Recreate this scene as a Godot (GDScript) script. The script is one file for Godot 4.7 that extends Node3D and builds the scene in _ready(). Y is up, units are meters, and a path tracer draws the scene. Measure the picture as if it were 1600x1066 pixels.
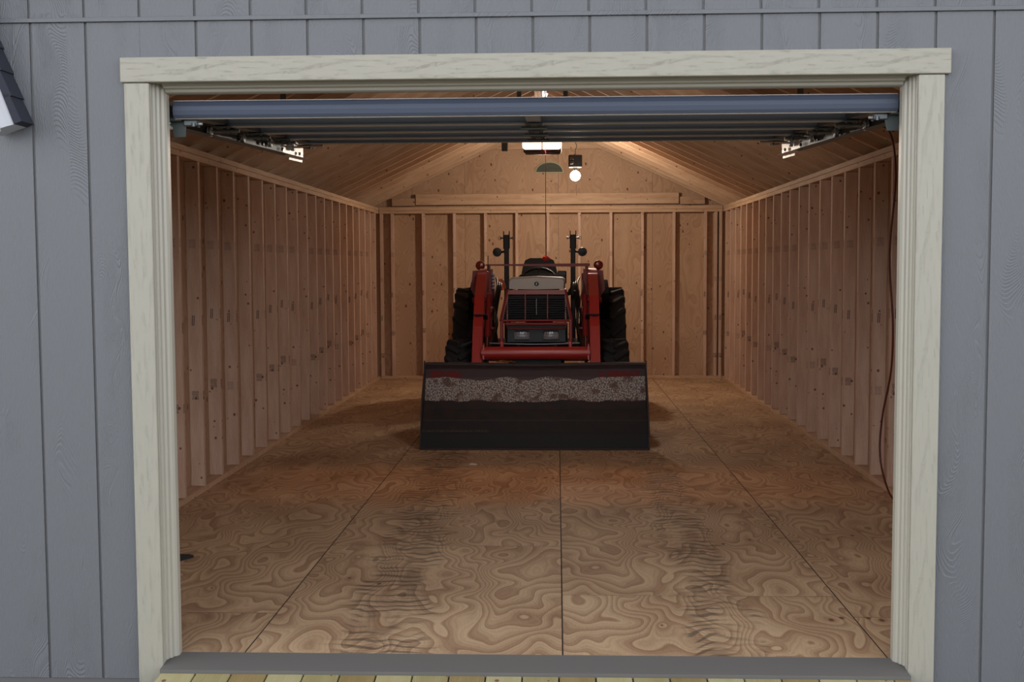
extends Node3D
# A red tractor with a front loader parked in a wood-framed garage, seen through the open garage door.
# z = 0 is the face of the siding, y = 0 the plywood floor, metres.

var M := {}
var cache := {}
var taken := {}
var rng := RandomNumberGenerator.new()

const WL := -2.34      # inner stud faces of the side walls
const WR := 2.12
const ZB := -10.853    # inner stud face of the back wall
const RIDGE := -0.16
const PITCH := 0.47
const FLOOR_FIRST := 0.0

# ------------------------------------------------------------------ bookkeeping
func numbered(called: String) -> String:
	if not taken.has(called):
		taken[called] = 0
		return called
	taken[called] += 1
	return "%s_%03d" % [called, taken[called]]

func thing(called: String, label: String, category: String, at := Vector3.ZERO, group := "") -> Node3D:
	var o := Node3D.new()
	o.name = numbered(called)
	add_child(o)
	o.position = at
	o.set_meta("label", label)
	o.set_meta("category", category)
	if group != "":
		o.set_meta("group", group)
	return o

func struct(called: String, label: String) -> Node3D:
	var o := Node3D.new()
	o.name = numbered(called)
	add_child(o)
	o.set_meta("kind", "structure")
	o.set_meta("label", label)
	return o

func put(st: SurfaceTool, called: String, mat: Material, parent: Node3D, label := "") -> MeshInstance3D:
	return put_mesh(st.commit(), called, mat, parent, label)

func put_mesh(mesh: Mesh, called: String, mat: Material, parent: Node3D, label := "") -> MeshInstance3D:
	var o := MeshInstance3D.new()
	o.mesh = mesh
	o.material_override = mat
	o.name = called
	o.cast_shadow = GeometryInstance3D.SHADOW_CASTING_SETTING_ON
	parent.add_child(o, true)
	if label != "":
		o.set_meta("label", label)
	return o

# ------------------------------------------------------------------ shapes
func mb() -> SurfaceTool:
	var st := SurfaceTool.new()
	st.begin(Mesh.PRIMITIVE_TRIANGLES)
	return st

func vert(st: SurfaceTool, p: Vector3, n: Vector3, uv: Vector2) -> void:
	st.set_normal(n)
	st.set_uv(uv)
	st.add_vertex(p)

# a triangle with its own normals, turned so that it faces out (front faces run clockwise)
func tri(st: SurfaceTool, p: Array, n: Array, uv: Array, out: Vector3) -> void:
	var order := [0, 1, 2]
	var a: Vector3 = p[0]
	var b: Vector3 = p[1]
	var c: Vector3 = p[2]
	if (b - a).cross(c - a).dot(out) > 0.0:
		order = [0, 2, 1]
	for k in order:
		vert(st, p[k], n[k], uv[k])

func quad(st: SurfaceTool, p: Array, out: Vector3, uv := [], n := []) -> void:
	var a: Vector3 = p[0]
	var b: Vector3 = p[1]
	var c: Vector3 = p[2]
	var d: Vector3 = p[3]
	var m := n
	if m.is_empty():
		var f := (c - a).cross(d - b).normalized()
		if f.dot(out) < 0.0:
			f = -f
		m = [f, f, f, f]
	var t := uv
	if t.is_empty():
		t = [Vector2(0, 0), Vector2(1, 0), Vector2(1, 1), Vector2(0, 1)]
	tri(st, [a, b, c], [m[0], m[1], m[2]], [t[0], t[1], t[2]], out)
	tri(st, [a, c, d], [m[0], m[2], m[3]], [t[0], t[2], t[3]], out)

func box_uv(p: Vector3, face: int, along: int, off: Vector2) -> Vector2:
	var v := along
	if v == face:
		v = (face + 1) % 3
	var u := 3 - face - v
	return Vector2(p[u], p[v]) + off

# chamfered box; UVs in metres, v along the longest side
func cbox(st: SurfaceTool, c: Vector3, s: Vector3, bev := 0.002, turn := Basis(), off := Vector2.ZERO) -> void:
	var h := s * 0.5
	var b := minf(bev, minf(h.x, minf(h.y, h.z)) * 0.9)
	var along := 0
	if s.y >= s.x and s.y >= s.z:
		along = 1
	elif s.z >= s.x:
		along = 2
	for a in 3:
		var i := (a + 1) % 3
		var j := (a + 2) % 3
		for sg in [-1.0, 1.0]:
			var out := Vector3.ZERO
			out[a] = sg
			var ps := []
			var us := []
			for k in [[-1, -1], [1, -1], [1, 1], [-1, 1]]:
				var p := Vector3.ZERO
				p[a] = h[a] * sg
				p[i] = (h[i] - b) * k[0]
				p[j] = (h[j] - b) * k[1]
				us.append(box_uv(p, a, along, off))
				ps.append(c + turn * p)
			quad(st, ps, turn * out, us)
	if b <= 0.0:
		return
	for q in 3:   # the edge runs along q
		var a := (q + 1) % 3
		var p := (q + 2) % 3
		for sa in [-1.0, 1.0]:
			for sp in [-1.0, 1.0]:
				var ps := []
				var us := []
				for k in [[0, -1], [0, 1], [1, 1], [1, -1]]:
					var v := Vector3.ZERO
					v[q] = (h[q] - b) * k[1]
					v[a] = (h[a] - (b if k[0] == 1 else 0.0)) * sa
					v[p] = (h[p] - (b if k[0] == 0 else 0.0)) * sp
					us.append(box_uv(v, a, along, off))
					ps.append(c + turn * v)
				var out := Vector3.ZERO
				out[a] = sa
				out[p] = sp
				quad(st, ps, turn * out, us)
	for sx in [-1.0, 1.0]:
		for sy in [-1.0, 1.0]:
			for sz in [-1.0, 1.0]:
				var sgn := Vector3(sx, sy, sz)
				var ps := []
				for k in 3:
					var v := (h - Vector3(b, b, b)) * sgn
					v[k] = h[k] * sgn[k]
					ps.append(c + turn * v)
				var nn := turn * sgn.normalized()
				tri(st, ps, [nn, nn, nn], [off, off, off], nn)

# one box as a part; equal boxes share their mesh
func box(called: String, s: Vector3, at: Vector3, mat: Material, parent: Node3D, bev := 0.002, variant := 0, turn := Basis()) -> MeshInstance3D:
	var key := "%s|%s|%d" % [s, bev, variant]
	if not cache.has(key):
		var st := mb()
		cbox(st, Vector3.ZERO, s, bev, Basis(), Vector2(0.173 * variant, 0.331 * variant))
		cache[key] = st.commit()
	var o := put_mesh(cache[key], called, mat, parent)
	o.transform = Transform3D(turn, at)
	return o

# a polygon drawn in x, y and given the depth d along z, then moved by xf
func prism(st: SurfaceTool, poly: Array, d: float, xf := Transform3D(), uvo := Vector2.ZERO) -> void:
	var pv := PackedVector2Array(poly)
	var idx := Geometry2D.triangulate_polygon(pv)
	for sg in [-1.0, 1.0]:
		var out: Vector3 = xf.basis * Vector3(0, 0, sg)
		var nn := out.normalized()
		for t in range(0, idx.size(), 3):
			var ps := []
			var us := []
			for k in 3:
				var q: Vector2 = pv[idx[t + k]]
				ps.append(xf * Vector3(q.x, q.y, sg * d * 0.5))
				us.append(q + uvo)
			tri(st, ps, [nn, nn, nn], us, out)
	var cw := Geometry2D.is_polygon_clockwise(pv)
	for k in pv.size():
		var a := pv[k]
		var b := pv[(k + 1) % pv.size()]
		var e := b - a
		var o2 := Vector2(e.y, -e.x)
		if cw:
			o2 = -o2
		# is_polygon_clockwise is for y down, so test the side once more
		var mid := (a + b) * 0.5 + o2.normalized() * 0.0005
		if Geometry2D.is_point_in_polygon(mid, pv):
			o2 = -o2
		quad(st, [xf * Vector3(a.x, a.y, -d * 0.5), xf * Vector3(b.x, b.y, -d * 0.5), xf * Vector3(b.x, b.y, d * 0.5), xf * Vector3(a.x, a.y, d * 0.5)], xf.basis * Vector3(o2.x, o2.y, 0), [a + uvo, b + uvo, b + uvo + Vector2(0, d), a + uvo + Vector2(0, d)])

# profile of (radius, height) turned about y, then moved by xf
func lathe(st: SurfaceTool, prof: Array, segs: int, xf := Transform3D()) -> void:
	for i in prof.size() - 1:
		var a: Vector2 = prof[i]
		var b: Vector2 = prof[i + 1]
		if a.is_equal_approx(b):
			continue
		var nv := Vector2(b.y - a.y, -(b.x - a.x)).normalized()
		for k in segs:
			var t0 := TAU * k / segs
			var t1 := TAU * (k + 1) / segs
			var d0 := Vector3(cos(t0), 0, sin(t0))
			var d1 := Vector3(cos(t1), 0, sin(t1))
			var n0 := xf.basis * (d0 * nv.x + Vector3.UP * nv.y)
			var n1 := xf.basis * (d1 * nv.x + Vector3.UP * nv.y)
			quad(st, [xf * (d0 * a.x + Vector3.UP * a.y), xf * (d1 * a.x + Vector3.UP * a.y), xf * (d1 * b.x + Vector3.UP * b.y), xf * (d0 * b.x + Vector3.UP * b.y)], n0 + n1, [Vector2(k, i), Vector2(k + 1, i), Vector2(k + 1, i + 1), Vector2(k, i + 1)], [n0, n1, n1, n0])

# a round bar along points
func tube(st: SurfaceTool, pts: Array, r: float, segs := 10) -> void:
	var rings := []
	var side := Vector3.ZERO
	for i in pts.size():
		var dir: Vector3 = (pts[mini(i + 1, pts.size() - 1)] - pts[maxi(i - 1, 0)]).normalized()
		if side == Vector3.ZERO:
			side = dir.cross(Vector3.UP if absf(dir.y) < 0.9 else Vector3.RIGHT).normalized()
		side = (side - dir * side.dot(dir)).normalized()
		var up := dir.cross(side)
		var ring := []
		for k in segs:
			var t := TAU * k / segs
			ring.append(side * cos(t) + up * sin(t))
		rings.append(ring)
	for i in pts.size() - 1:
		for k in segs:
			var l := (k + 1) % segs
			var n0: Vector3 = rings[i][k]
			var n1: Vector3 = rings[i][l]
			var n2: Vector3 = rings[i + 1][l]
			var n3: Vector3 = rings[i + 1][k]
			quad(st, [pts[i] + n0 * r, pts[i] + n1 * r, pts[i + 1] + n2 * r, pts[i + 1] + n3 * r], n0 + n1, [], [n0, n1, n2, n3])
	for e in [0, pts.size() - 1]:
		var o: Vector3 = (pts[0] - pts[1]) if e == 0 else (pts[e] - pts[e - 1])
		var nn := o.normalized()
		for k in segs:
			tri(st, [pts[e], pts[e] + rings[e][k] * r, pts[e] + rings[e][(k + 1) % segs] * r], [nn, nn, nn], [Vector2.ZERO, Vector2.ZERO, Vector2.ZERO], nn)

func curve(pts: Array, steps := 6) -> Array:
	var out := []
	for i in pts.size() - 1:
		var a: Vector3 = pts[maxi(i - 1, 0)]
		var b: Vector3 = pts[i]
		var c: Vector3 = pts[i + 1]
		var d: Vector3 = pts[mini(i + 2, pts.size() - 1)]
		for k in steps:
			out.append(b.cubic_interpolate(c, a, d, float(k) / steps))
	out.append(pts[-1])
	return out

func axis_x(at: Vector3) -> Transform3D:      # a lathe turned to lie along x
	return Transform3D(Basis(Vector3(0, 0, 1), -PI / 2), at)

func axis_z(at: Vector3) -> Transform3D:      # ... along z, towards the camera
	return Transform3D(Basis(Vector3(1, 0, 0), PI / 2), at)

# ------------------------------------------------------------------ textures
func noise(sd: int, freq: float, octaves := 1) -> FastNoiseLite:
	var n := FastNoiseLite.new()
	n.seed = sd
	n.noise_type = FastNoiseLite.TYPE_SIMPLEX_SMOOTH
	n.frequency = freq
	n.fractal_type = FastNoiseLite.FRACTAL_FBM if octaves > 1 else FastNoiseLite.FRACTAL_NONE
	n.fractal_octaves = octaves
	return n

func tex(w: int, h: int, data: PackedByteArray) -> ImageTexture:
	return ImageTexture.create_from_image(Image.create_from_data(w, h, false, Image.FORMAT_RGBA8, data))

func set_px(data: PackedByteArray, i: int, c: Color, a := 1.0) -> void:
	data[i] = int(clampf(c.r, 0, 1) * 255.0)
	data[i + 1] = int(clampf(c.g, 0, 1) * 255.0)
	data[i + 2] = int(clampf(c.b, 0, 1) * 255.0)
	data[i + 3] = int(clampf(a, 0, 1) * 255.0)

# rotary-cut plywood face: nested contour lines drawn out along v, pale early wood and sharp dark late wood
func plywood(w: int, h: int, mx: float, my: float, sd: int, light: Color, dark: Color, rings: float, stretch: float, knots: int, knot_color: Color) -> ImageTexture:
	var data := PackedByteArray()
	data.resize(w * h * 4)
	var n1 := noise(sd, 1.0)
	var n2 := noise(sd + 1, 1.0)
	var n3 := noise(sd + 2, 1.0)
	var r := RandomNumberGenerator.new()
	r.seed = sd * 7 + 3
	var kn := []
	for k in knots:
		kn.append([r.randf() * mx, r.randf() * my, r.randf_range(0.006, 0.016)])
	for y in h:
		var py := my * y / h
		for x in w:
			var px := mx * x / w
			var sx := px + 0.09 * n2.get_noise_2d(px * 5.0, py * 3.0)
			var v := n1.get_noise_2d(sx * 1.5, py * stretch) + 0.16 * n2.get_noise_2d(px * 3.5 + 40.0, py * stretch * 4.0)
			var spot := 0.0
			for k in kn:
				var dx: float = px - k[0]
				var dy: float = (py - k[1]) * 0.6
				var d2 := dx * dx + dy * dy
				if d2 < 0.01:
					v += 0.12 * exp(-d2 / (k[2] * k[2] * 9.0))
					spot = maxf(spot, 1.0 - smoothstep(k[2] * 0.45, k[2], sqrt(d2)))
			var f := v * rings
			f = f - floorf(f)
			var late := f * f * (1.0 - smoothstep(0.90, 1.0, f))
			var f2 := v * rings * 4.0
			f2 = f2 - floorf(f2)
			late = late * 0.72 + 0.30 * f2 * f2 * (1.0 - smoothstep(0.8, 1.0, f2))
			var fine := n3.get_noise_2d(px * 330.0, py * 14.0)
			var patch := n3.get_noise_2d(px * 2.2 + 9.0, py * 1.3)
			var c := light.lerp(dark, clampf(late * 0.85 + 0.12 + fine * 0.10 + patch * 0.16, 0.0, 1.0))
			if spot > 0.0:
				c = c.lerp(knot_color, spot * 0.8)
			set_px(data, (y * w + x) * 4, c)
	return tex(w, h, data)

# a sawn board: straight grain along v, knots, and (marks) the mill's ink stamps at their heights; v runs over len metres from the foot up
func board_tex(w: int, h: int, wide: float, len: float, sd: int, light: Color, dark: Color, knots: int, marks: Array) -> ImageTexture:
	var data := PackedByteArray()
	data.resize(w * h * 4)
	var n1 := noise(sd, 1.0)
	var n2 := noise(sd + 5, 1.0)
	var r := RandomNumberGenerator.new()
	r.seed = sd * 13 + 1
	var kn := []
	for k in knots:
		kn.append([r.randf_range(0.1, 0.9) * wide, r.randf() * len, r.randf_range(0.004, 0.012)])
	var centre := r.randf_range(-0.5, 1.5) * wide
	for y in h:
		var py := len * y / h
		for x in w:
			var px := wide * x / w
			var bend := 0.0
			var spot := 0.0
			for k in kn:
				var dx: float = px - k[0]
				var dy: float = py - k[1]
				var d2 := dx * dx + dy * dy * 0.5
				if d2 < 0.006:
					bend += 0.012 * exp(-d2 / (k[2] * k[2] * 6.0)) * signf(dx)
					spot = maxf(spot, 1.0 - smoothstep(k[2] * 0.5, k[2], sqrt(dx * dx + dy * dy * 0.8)))
			var g := absf(px - centre + 0.01 * n1.get_noise_2d(px * 3.0, py * 1.1)) - bend
			var f := g * 150.0 + 1.2 * n2.get_noise_2d(px * 8.0, py * 1.5)
			f = f - floorf(f)
			var c := light.lerp(dark, clampf(0.55 * f * f + 0.22 + 0.22 * n2.get_noise_2d(px * 260.0, py * 7.0) + 0.25 * n1.get_noise_2d(px * 14.0, py * 2.2), 0.0, 1.0))
			if spot > 0.0:
				c = c.lerp(Color(0.40, 0.25, 0.18), spot * 0.85)
			set_px(data, (y * w + x) * 4, c)
	for m in marks:      # [height, kind]: 0 two slanting strokes, 1 a square stamp, 2 a small faint square
		var y0 := int(m[0] / len * h)
		var ink := Color(0.16, 0.14, 0.15)
		var mh := int(0.042 / len * h)
		for yy in range(-mh, mh):
			for xx in range(int(w * 0.22), int(w * 0.70)):
				var fx := (float(xx) / w - 0.22) / 0.48
				var fy := float(yy) / mh
				var on := false
				if m[1] == 0:
					on = (absf(fx - 0.26 - 0.05 * fy) < 0.07 or absf(fx - 0.52 - 0.05 * fy) < 0.07) and absf(fy) < 0.8
				else:
					on = absf(fy) < 0.75 and (sin(fx * 27.0 + floorf(fy * 3.0) * 2.1) > -0.3) and absf(fmod(absf(fy) * 3.0, 1.0) - 0.5) < 0.42
				var yi := y0 + yy
				if on and yi >= 0 and yi < h:
					var i := (yi * w + xx) * 4
					var was := Color(data[i] / 255.0, data[i + 1] / 255.0, data[i + 2] / 255.0)
					set_px(data, i, was.lerp(ink, [0.62, 0.52, 0.26][m[1]]))
	return tex(w, h, data)

# embossed wood grain of painted siding, as a height
func emboss(w: int, h: int, mx: float, my: float, sd: int) -> ImageTexture:
	var data := PackedByteArray()
	data.resize(w * h * 4)
	var n1 := noise(sd, 1.0)
	var n2 := noise(sd + 1, 1.0)
	for y in h:
		var py := my * y / h
		for x in w:
			var px := mx * x / w
			var v := n1.get_noise_2d(px * 5.0 + 0.2 * n2.get_noise_2d(px * 4.0, py * 3.0), py * 1.1)
			var f := v * 24.0
			f = f - floorf(f)
			var amount := smoothstep(-0.15, 0.55, n2.get_noise_2d(px * 6.0 + 70.0, py * 1.2))
			var g := 0.5 + (f * (1.0 - smoothstep(0.8, 1.0, f)) - 0.35) * 0.9 * amount + 0.22 * n2.get_noise_2d(px * 240.0, py * 30.0)
			set_px(data, (y * w + x) * 4, Color(g, g, g))
	return tex(w, h, data)

# tyre scuffs on the floor: rows of thin dark bars left by the lugs, u over x -1.22..1.22, v over z 0..-4.88
func scuffs(w: int, h: int) -> ImageTexture:
	var data := PackedByteArray()
	data.resize(w * h * 4)
	var n1 := noise(91, 1.0)
	var n2 := noise(92, 1.0, 3)
	for y in h:
		var z := 4.88 * y / h
		for s in 2:
			var mid := lerpf(-0.72, -0.87, z / 4.1) if s == 0 else lerpf(0.655, 0.69, z / 3.2)
			var half := 0.185 if s == 0 else 0.15
			for x in range(int((mid - half * 1.5 + 1.22) / 2.44 * w), int((mid + half * 1.5 + 1.22) / 2.44 * w)):
				var px := 2.44 * x / w - 1.22
				var e := (px - mid) / half + 0.35 * n1.get_noise_2d(px * 4.0, z * 3.0)
				if absf(e) > 1.25:
					continue
				var bow := 0.055 * absf(e) * (1.0 if s == 1 else -0.5) + 0.02 * n1.get_noise_2d(px * 9.0, z * 2.0 + 11.0)
				var bar := sin((z + bow + 0.03 * n1.get_noise_2d(px * 5.0, z * 4.0)) * TAU / 0.078 + 2.0 * n1.get_noise_2d(px * 2.0 + 7.0, z * 1.6))
				var bar2 := sin((z - bow * 0.5) * TAU / 0.031 + 3.0 * n1.get_noise_2d(px * 5.0, z * 4.0))
				var a := smoothstep(0.1, 0.95, bar) * 0.8 + smoothstep(0.55, 1.0, bar2) * 0.35
				a *= 1.0 - smoothstep(0.65, 1.2, absf(e))
				a *= clampf(0.62 + 1.1 * n2.get_noise_2d(px * 3.2, z * 2.3), 0.0, 1.0)
				a += 0.30 * smoothstep(0.05, 0.5, n2.get_noise_2d(px * 5.0 + 30.0, z * 1.7 + 4.0)) * (1.0 - smoothstep(0.2, 0.8, absf(e)))
				set_px(data, (y * w + x) * 4, Color(0.17, 0.135, 0.12), clampf(a, 0.0, 0.62))
	return tex(w, h, data)

# inside of the bucket: v = 0 at the cutting edge, 1 at the top lip
func bucket_tex(w: int, h: int) -> ImageTexture:
	var data := PackedByteArray()
	data.resize(w * h * 4)
	var n1 := noise(51, 1.0, 4)
	var n2 := noise(52, 1.0, 2)
	for y in h:
		var v := float(y) / h
		for x in w:
			var px := 1.85 * x / w
			var edge := 0.60 + 0.028 * n1.get_noise_2d(px * 3.1, 3.0) + 0.03 * n1.get_noise_2d(px * 1.2, 8.0) + 0.012 * n1.get_noise_2d(px * 30.0, v * 8.0)
			var speck := n1.get_noise_2d(px * 60.0, v * 40.0)
			var rust := n2.get_noise_2d(px * 7.0 + 20.0, v * 6.0)
			var c: Color
			if v < edge:
				c = Color(0.13, 0.115, 0.12).lerp(Color(0.185, 0.13, 0.125), clampf(0.4 + rust * 1.2, 0, 1))
				if v < 0.19:
					c = Color(0.09, 0.09, 0.105)
				elif v < 0.215 and px < 0.55 and speck > -0.05:
					c = c.lerp(Color(0.36, 0.31, 0.29), 0.6)
				elif v < 0.345 and v > 0.335:
					c = Color(0.2, 0.19, 0.2)
				elif v < 0.34:
					c = c.lerp(Color(0.12, 0.11, 0.12), 0.6)
			else:
				c = Color(0.68, 0.65, 0.635).lerp(Color(0.33, 0.265, 0.24), smoothstep(-0.35, 0.45, speck + 0.5 * n1.get_noise_2d(px * 150.0, v * 90.0)))
				c = c.lerp(Color(0.30, 0.20, 0.17), smoothstep(0.15, 0.6, rust) * 0.7)
				var top := 0.855 + 0.05 * n2.get_noise_2d(px * 2.0, 1.0)
				if v > top:
					c = Color(0.27, 0.21, 0.22)
					if (absf(px - 0.17) < 0.13 or absf(px - 1.63) < 0.17) and v < 0.93 and n2.get_noise_2d(px * 9.0, v * 30.0) > -0.25:
						c = Color(0.42, 0.10, 0.11)
			set_px(data, (y * w + x) * 4, c)
	return tex(w, h, data)

# ------------------------------------------------------------------ materials
func mat(c: Color, rough := 0.8, metal := 0.0) -> StandardMaterial3D:
	var m := StandardMaterial3D.new()
	m.albedo_color = c
	m.roughness = rough
	m.metallic = metal
	return m

func tmat(t: Texture2D, rough: float, scale: Vector2, offset := Vector2.ZERO) -> StandardMaterial3D:
	var m := mat(Color.WHITE, rough)
	m.albedo_texture = t
	m.uv1_scale = Vector3(scale.x, scale.y, 1)
	m.uv1_offset = Vector3(offset.x, offset.y, 0)
	m.texture_repeat = true
	return m

func materials() -> void:
	var ply := plywood(1408, 1408, 2.44, 2.44, 11, Color(0.79, 0.68, 0.55), Color(0.50, 0.365, 0.265), 6.0, 0.40, 5, Color(0.34, 0.20, 0.13))
	M.ply = tmat(ply, 0.7, Vector2.ONE)
	M.ply_marked = tmat(ply, 0.7, Vector2.ONE)
	M.ply_marked.detail_enabled = true
	M.ply_marked.detail_albedo = scuffs(1024, 2048)
	M.ply_marked.detail_blend_mode = BaseMaterial3D.BLEND_MODE_MIX
	M.ply_marked.detail_uv_layer = BaseMaterial3D.DETAIL_UV_2
	var sheath := plywood(900, 768, 1.6, 2.4, 33, Color(0.75, 0.63, 0.525), Color(0.64, 0.50, 0.395), 13.0, 0.10, 34, Color(0.33, 0.18, 0.12))
	M.sheath = tmat(sheath, 0.75, Vector2(1 / 1.6, 1 / 2.4))
	M.stud = []
	for k in 5:
		var marks := []
		if k != 3:
			marks = [[0.60 + 0.02 * k, 1 if k % 2 == 0 else 2], [1.10 + 0.015 * k, 0], [1.63, 2]]
		var b := board_tex(72, 1280, 0.09, 2.2, 60 + k, Color(0.85, 0.745, 0.665), Color(0.71, 0.565, 0.485), 8, marks)
		M.stud.append(tmat(b, 0.7, Vector2(1 / 0.09, 1 / 2.2), Vector2(0.5, 0.5)))
	M.plank = []
	for k in 3:
		var b := board_tex(128, 1024, 0.15, 2.4, 80 + k, Color(0.83, 0.72, 0.61), Color(0.69, 0.54, 0.42), 9, [])
		M.plank.append(tmat(b, 0.7, Vector2(1 / 0.15, 1 / 2.4), Vector2(0.5, 0.3 * k)))
	M.deck = []
	for k in 4:
		var b := board_tex(128, 512, 0.14, 1.3, 100 + k, [Color(0.70, 0.67, 0.53), Color(0.64, 0.61, 0.45), Color(0.60, 0.53, 0.36), Color(0.70, 0.65, 0.54)][k], [Color(0.62, 0.58, 0.38), Color(0.55, 0.50, 0.31), Color(0.50, 0.42, 0.24), Color(0.66, 0.57, 0.42)][k], 4, [])
		M.deck.append(tmat(b, 0.8, Vector2(1 / 0.14, 1 / 1.3), Vector2(0.5, 0.5)))
	var emb := emboss(768, 1024, 0.9, 2.4, 7)
	M.siding = mat(Color(0.385, 0.398, 0.418), 0.55)
	M.siding.heightmap_enabled = true
	M.siding.heightmap_texture = emb
	M.siding.heightmap_scale = 0.26
	M.siding.uv1_scale = Vector3(1 / 0.9, 1 / 2.4, 1)
	M.groove = mat(Color(0.40, 0.405, 0.415), 0.6)
	M.skirt = mat(Color(0.36, 0.36, 0.37), 0.6)
	M.trim = mat(Color(0.62, 0.61, 0.565), 0.5)
	M.trim.heightmap_enabled = true
	M.trim.heightmap_texture = emb
	M.trim.heightmap_scale = 0.07
	M.trim.uv1_scale = Vector3(9.0, 2.4, 1)
	M.jamb = mat(Color(0.65, 0.64, 0.60), 0.4)
	M.sill = mat(Color(0.395, 0.39, 0.385), 0.8)
	M.door_steel = mat(Color(0.64, 0.67, 0.73), 0.4, 0.1)
	M.door_seal = mat(Color(0.31, 0.345, 0.42), 0.36)
	M.door_lip = mat(Color(0.74, 0.73, 0.72), 0.45)
	M.galv = mat(Color(0.80, 0.81, 0.83), 0.32, 0.5)
	M.galv_dull = mat(Color(0.44, 0.47, 0.49), 0.5, 0.8)
	M.bracket = mat(Color(0.30, 0.33, 0.33), 0.6, 0.3)
	M.black_plastic = mat(Color(0.07, 0.07, 0.075), 0.45)
	M.brown_plastic = mat(Color(0.22, 0.16, 0.11), 0.5)
	M.tractor_red = mat(Color(0.68, 0.17, 0.155), 0.42)
	M.tractor_red.clearcoat_enabled = true
	M.tractor_red.clearcoat = 0.4
	M.tractor_red.clearcoat_roughness = 0.3
	M.dark_red = mat(Color(0.50, 0.125, 0.13), 0.45)
	M.silver = mat(Color(0.66, 0.635, 0.615), 0.45, 0.1)
	M.black_metal = mat(Color(0.11, 0.115, 0.13), 0.5, 0.1)
	M.grille = mat(Color(0.105, 0.115, 0.14), 0.42)
	M.radiator = mat(Color(0.05, 0.055, 0.065), 0.7)
	M.chrome = mat(Color(0.85, 0.86, 0.88), 0.12, 1.0)
	M.steel = mat(Color(0.42, 0.43, 0.45), 0.4, 0.9)
	M.rubber = mat(Color(0.12, 0.125, 0.14), 0.8)
	M.hose = mat(Color(0.06, 0.06, 0.065), 0.4)
	M.fender = mat(Color(0.06, 0.06, 0.065), 0.95)
	M.fender.metallic_specular = 0.15
	M.lamp_glass = mat(Color(0.75, 0.77, 0.80), 0.18, 0.6)
	M.red_lens = mat(Color(0.55, 0.10, 0.07), 0.25)
	M.amber_lens = mat(Color(0.55, 0.17, 0.08), 0.25)
	M.orange = mat(Color(0.80, 0.36, 0.22), 0.5)
	M.seat = mat(Color(0.06, 0.06, 0.07), 0.55)
	M.bucket = tmat(bucket_tex(1024, 384), 0.75, Vector2.ONE)
	M.bucket.texture_repeat = false
	M.bucket_steel = mat(Color(0.22, 0.18, 0.19), 0.65, 0.2)
	M.red_cord = mat(Color(0.72, 0.10, 0.08), 0.5)
	M.cable = mat(Color(0.33, 0.11, 0.075), 0.5)
	M.vent = mat(Color(0.36, 0.38, 0.34), 0.7)
	M.vent_frame = mat(Color(0.66, 0.66, 0.54), 0.6)
	M.shingle = mat(Color(0.15, 0.16, 0.21), 0.85)
	M.white_board = mat(Color(0.68, 0.69, 0.72), 0.5)
	M.ground = mat(Color(0.42, 0.40, 0.37), 0.95)
	M.hedge = mat(Color(0.17, 0.22, 0.13), 0.9)
	M.paper = mat(Color(0.85, 0.85, 0.83), 0.8)
	M.straw = mat(Color(0.62, 0.40, 0.22), 0.9)
	M.dark_joint = mat(Color(0.16, 0.11, 0.08), 0.9)
	M.led = mat(Color(1, 1, 1), 0.4)
	M.led.emission_enabled = true
	M.led.emission = Color(1.0, 0.97, 0.93)
	M.led.emission_energy_multiplier = 6.0
	M.lens_glow = mat(Color(1, 0.98, 0.95), 0.4)
	M.lens_glow.emission_enabled = true
	M.lens_glow.emission = Color(1.0, 0.90, 0.80)
	M.lens_glow.emission_energy_multiplier = 2.4

# ------------------------------------------------------------------ the setting
func under_roof(x: float) -> float:      # underside of the rafters
	return 3.312 - PITCH * absf(x - RIDGE)

func build_ground() -> void:
	var g := struct("ground", "bare gravelly ground outside the garage")
	box("ground_surface", Vector3(60, 0.1, 60), Vector3(0, -0.47, 12), M.ground, g, 0.0)

# assumed hedge, out of view, added to hide the lowest band of sky
func build_hedge() -> void:
	var h := thing("assumed_hedge", "assumed dark green hedge out of view, added to block the lowest sky", "hedge", Vector3(0, -0.42, 19.0))
	var n := noise(401, 1.0, 3)
	var st := mb()
	var cols := 120
	var prof := [Vector2(0.75, 0.0), Vector2(0.85, 0.8), Vector2(0.82, 1.8), Vector2(0.70, 2.4), Vector2(0.45, 2.75), Vector2(0.0, 2.85), Vector2(-0.45, 2.75), Vector2(-0.70, 2.4), Vector2(-0.82, 1.8), Vector2(-0.85, 0.8), Vector2(-0.75, 0.0)]
	var grid := []
	for i in cols + 1:
		var x := lerpf(-24.0, 24.0, float(i) / cols)
		var row := []
		for p in prof:
			var k := 1.0 + 0.16 * n.get_noise_2d(x * 1.7, p.x * 2.0 + p.y * 1.5)
			row.append(Vector3(x + 0.1 * n.get_noise_2d(p.y * 3.0, x), p.y * (1.0 + 0.05 * n.get_noise_2d(x * 1.1, 4.0)), p.x * k))
		grid.append(row)
	for i in cols:
		for j in prof.size() - 1:
			quad(st, [grid[i][j], grid[i + 1][j], grid[i + 1][j + 1], grid[i][j + 1]], Vector3(0, prof[j].y + prof[j + 1].y - 3.0, prof[j].x + prof[j + 1].x))
	put(st, "foliage", M.hedge, h)

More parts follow.
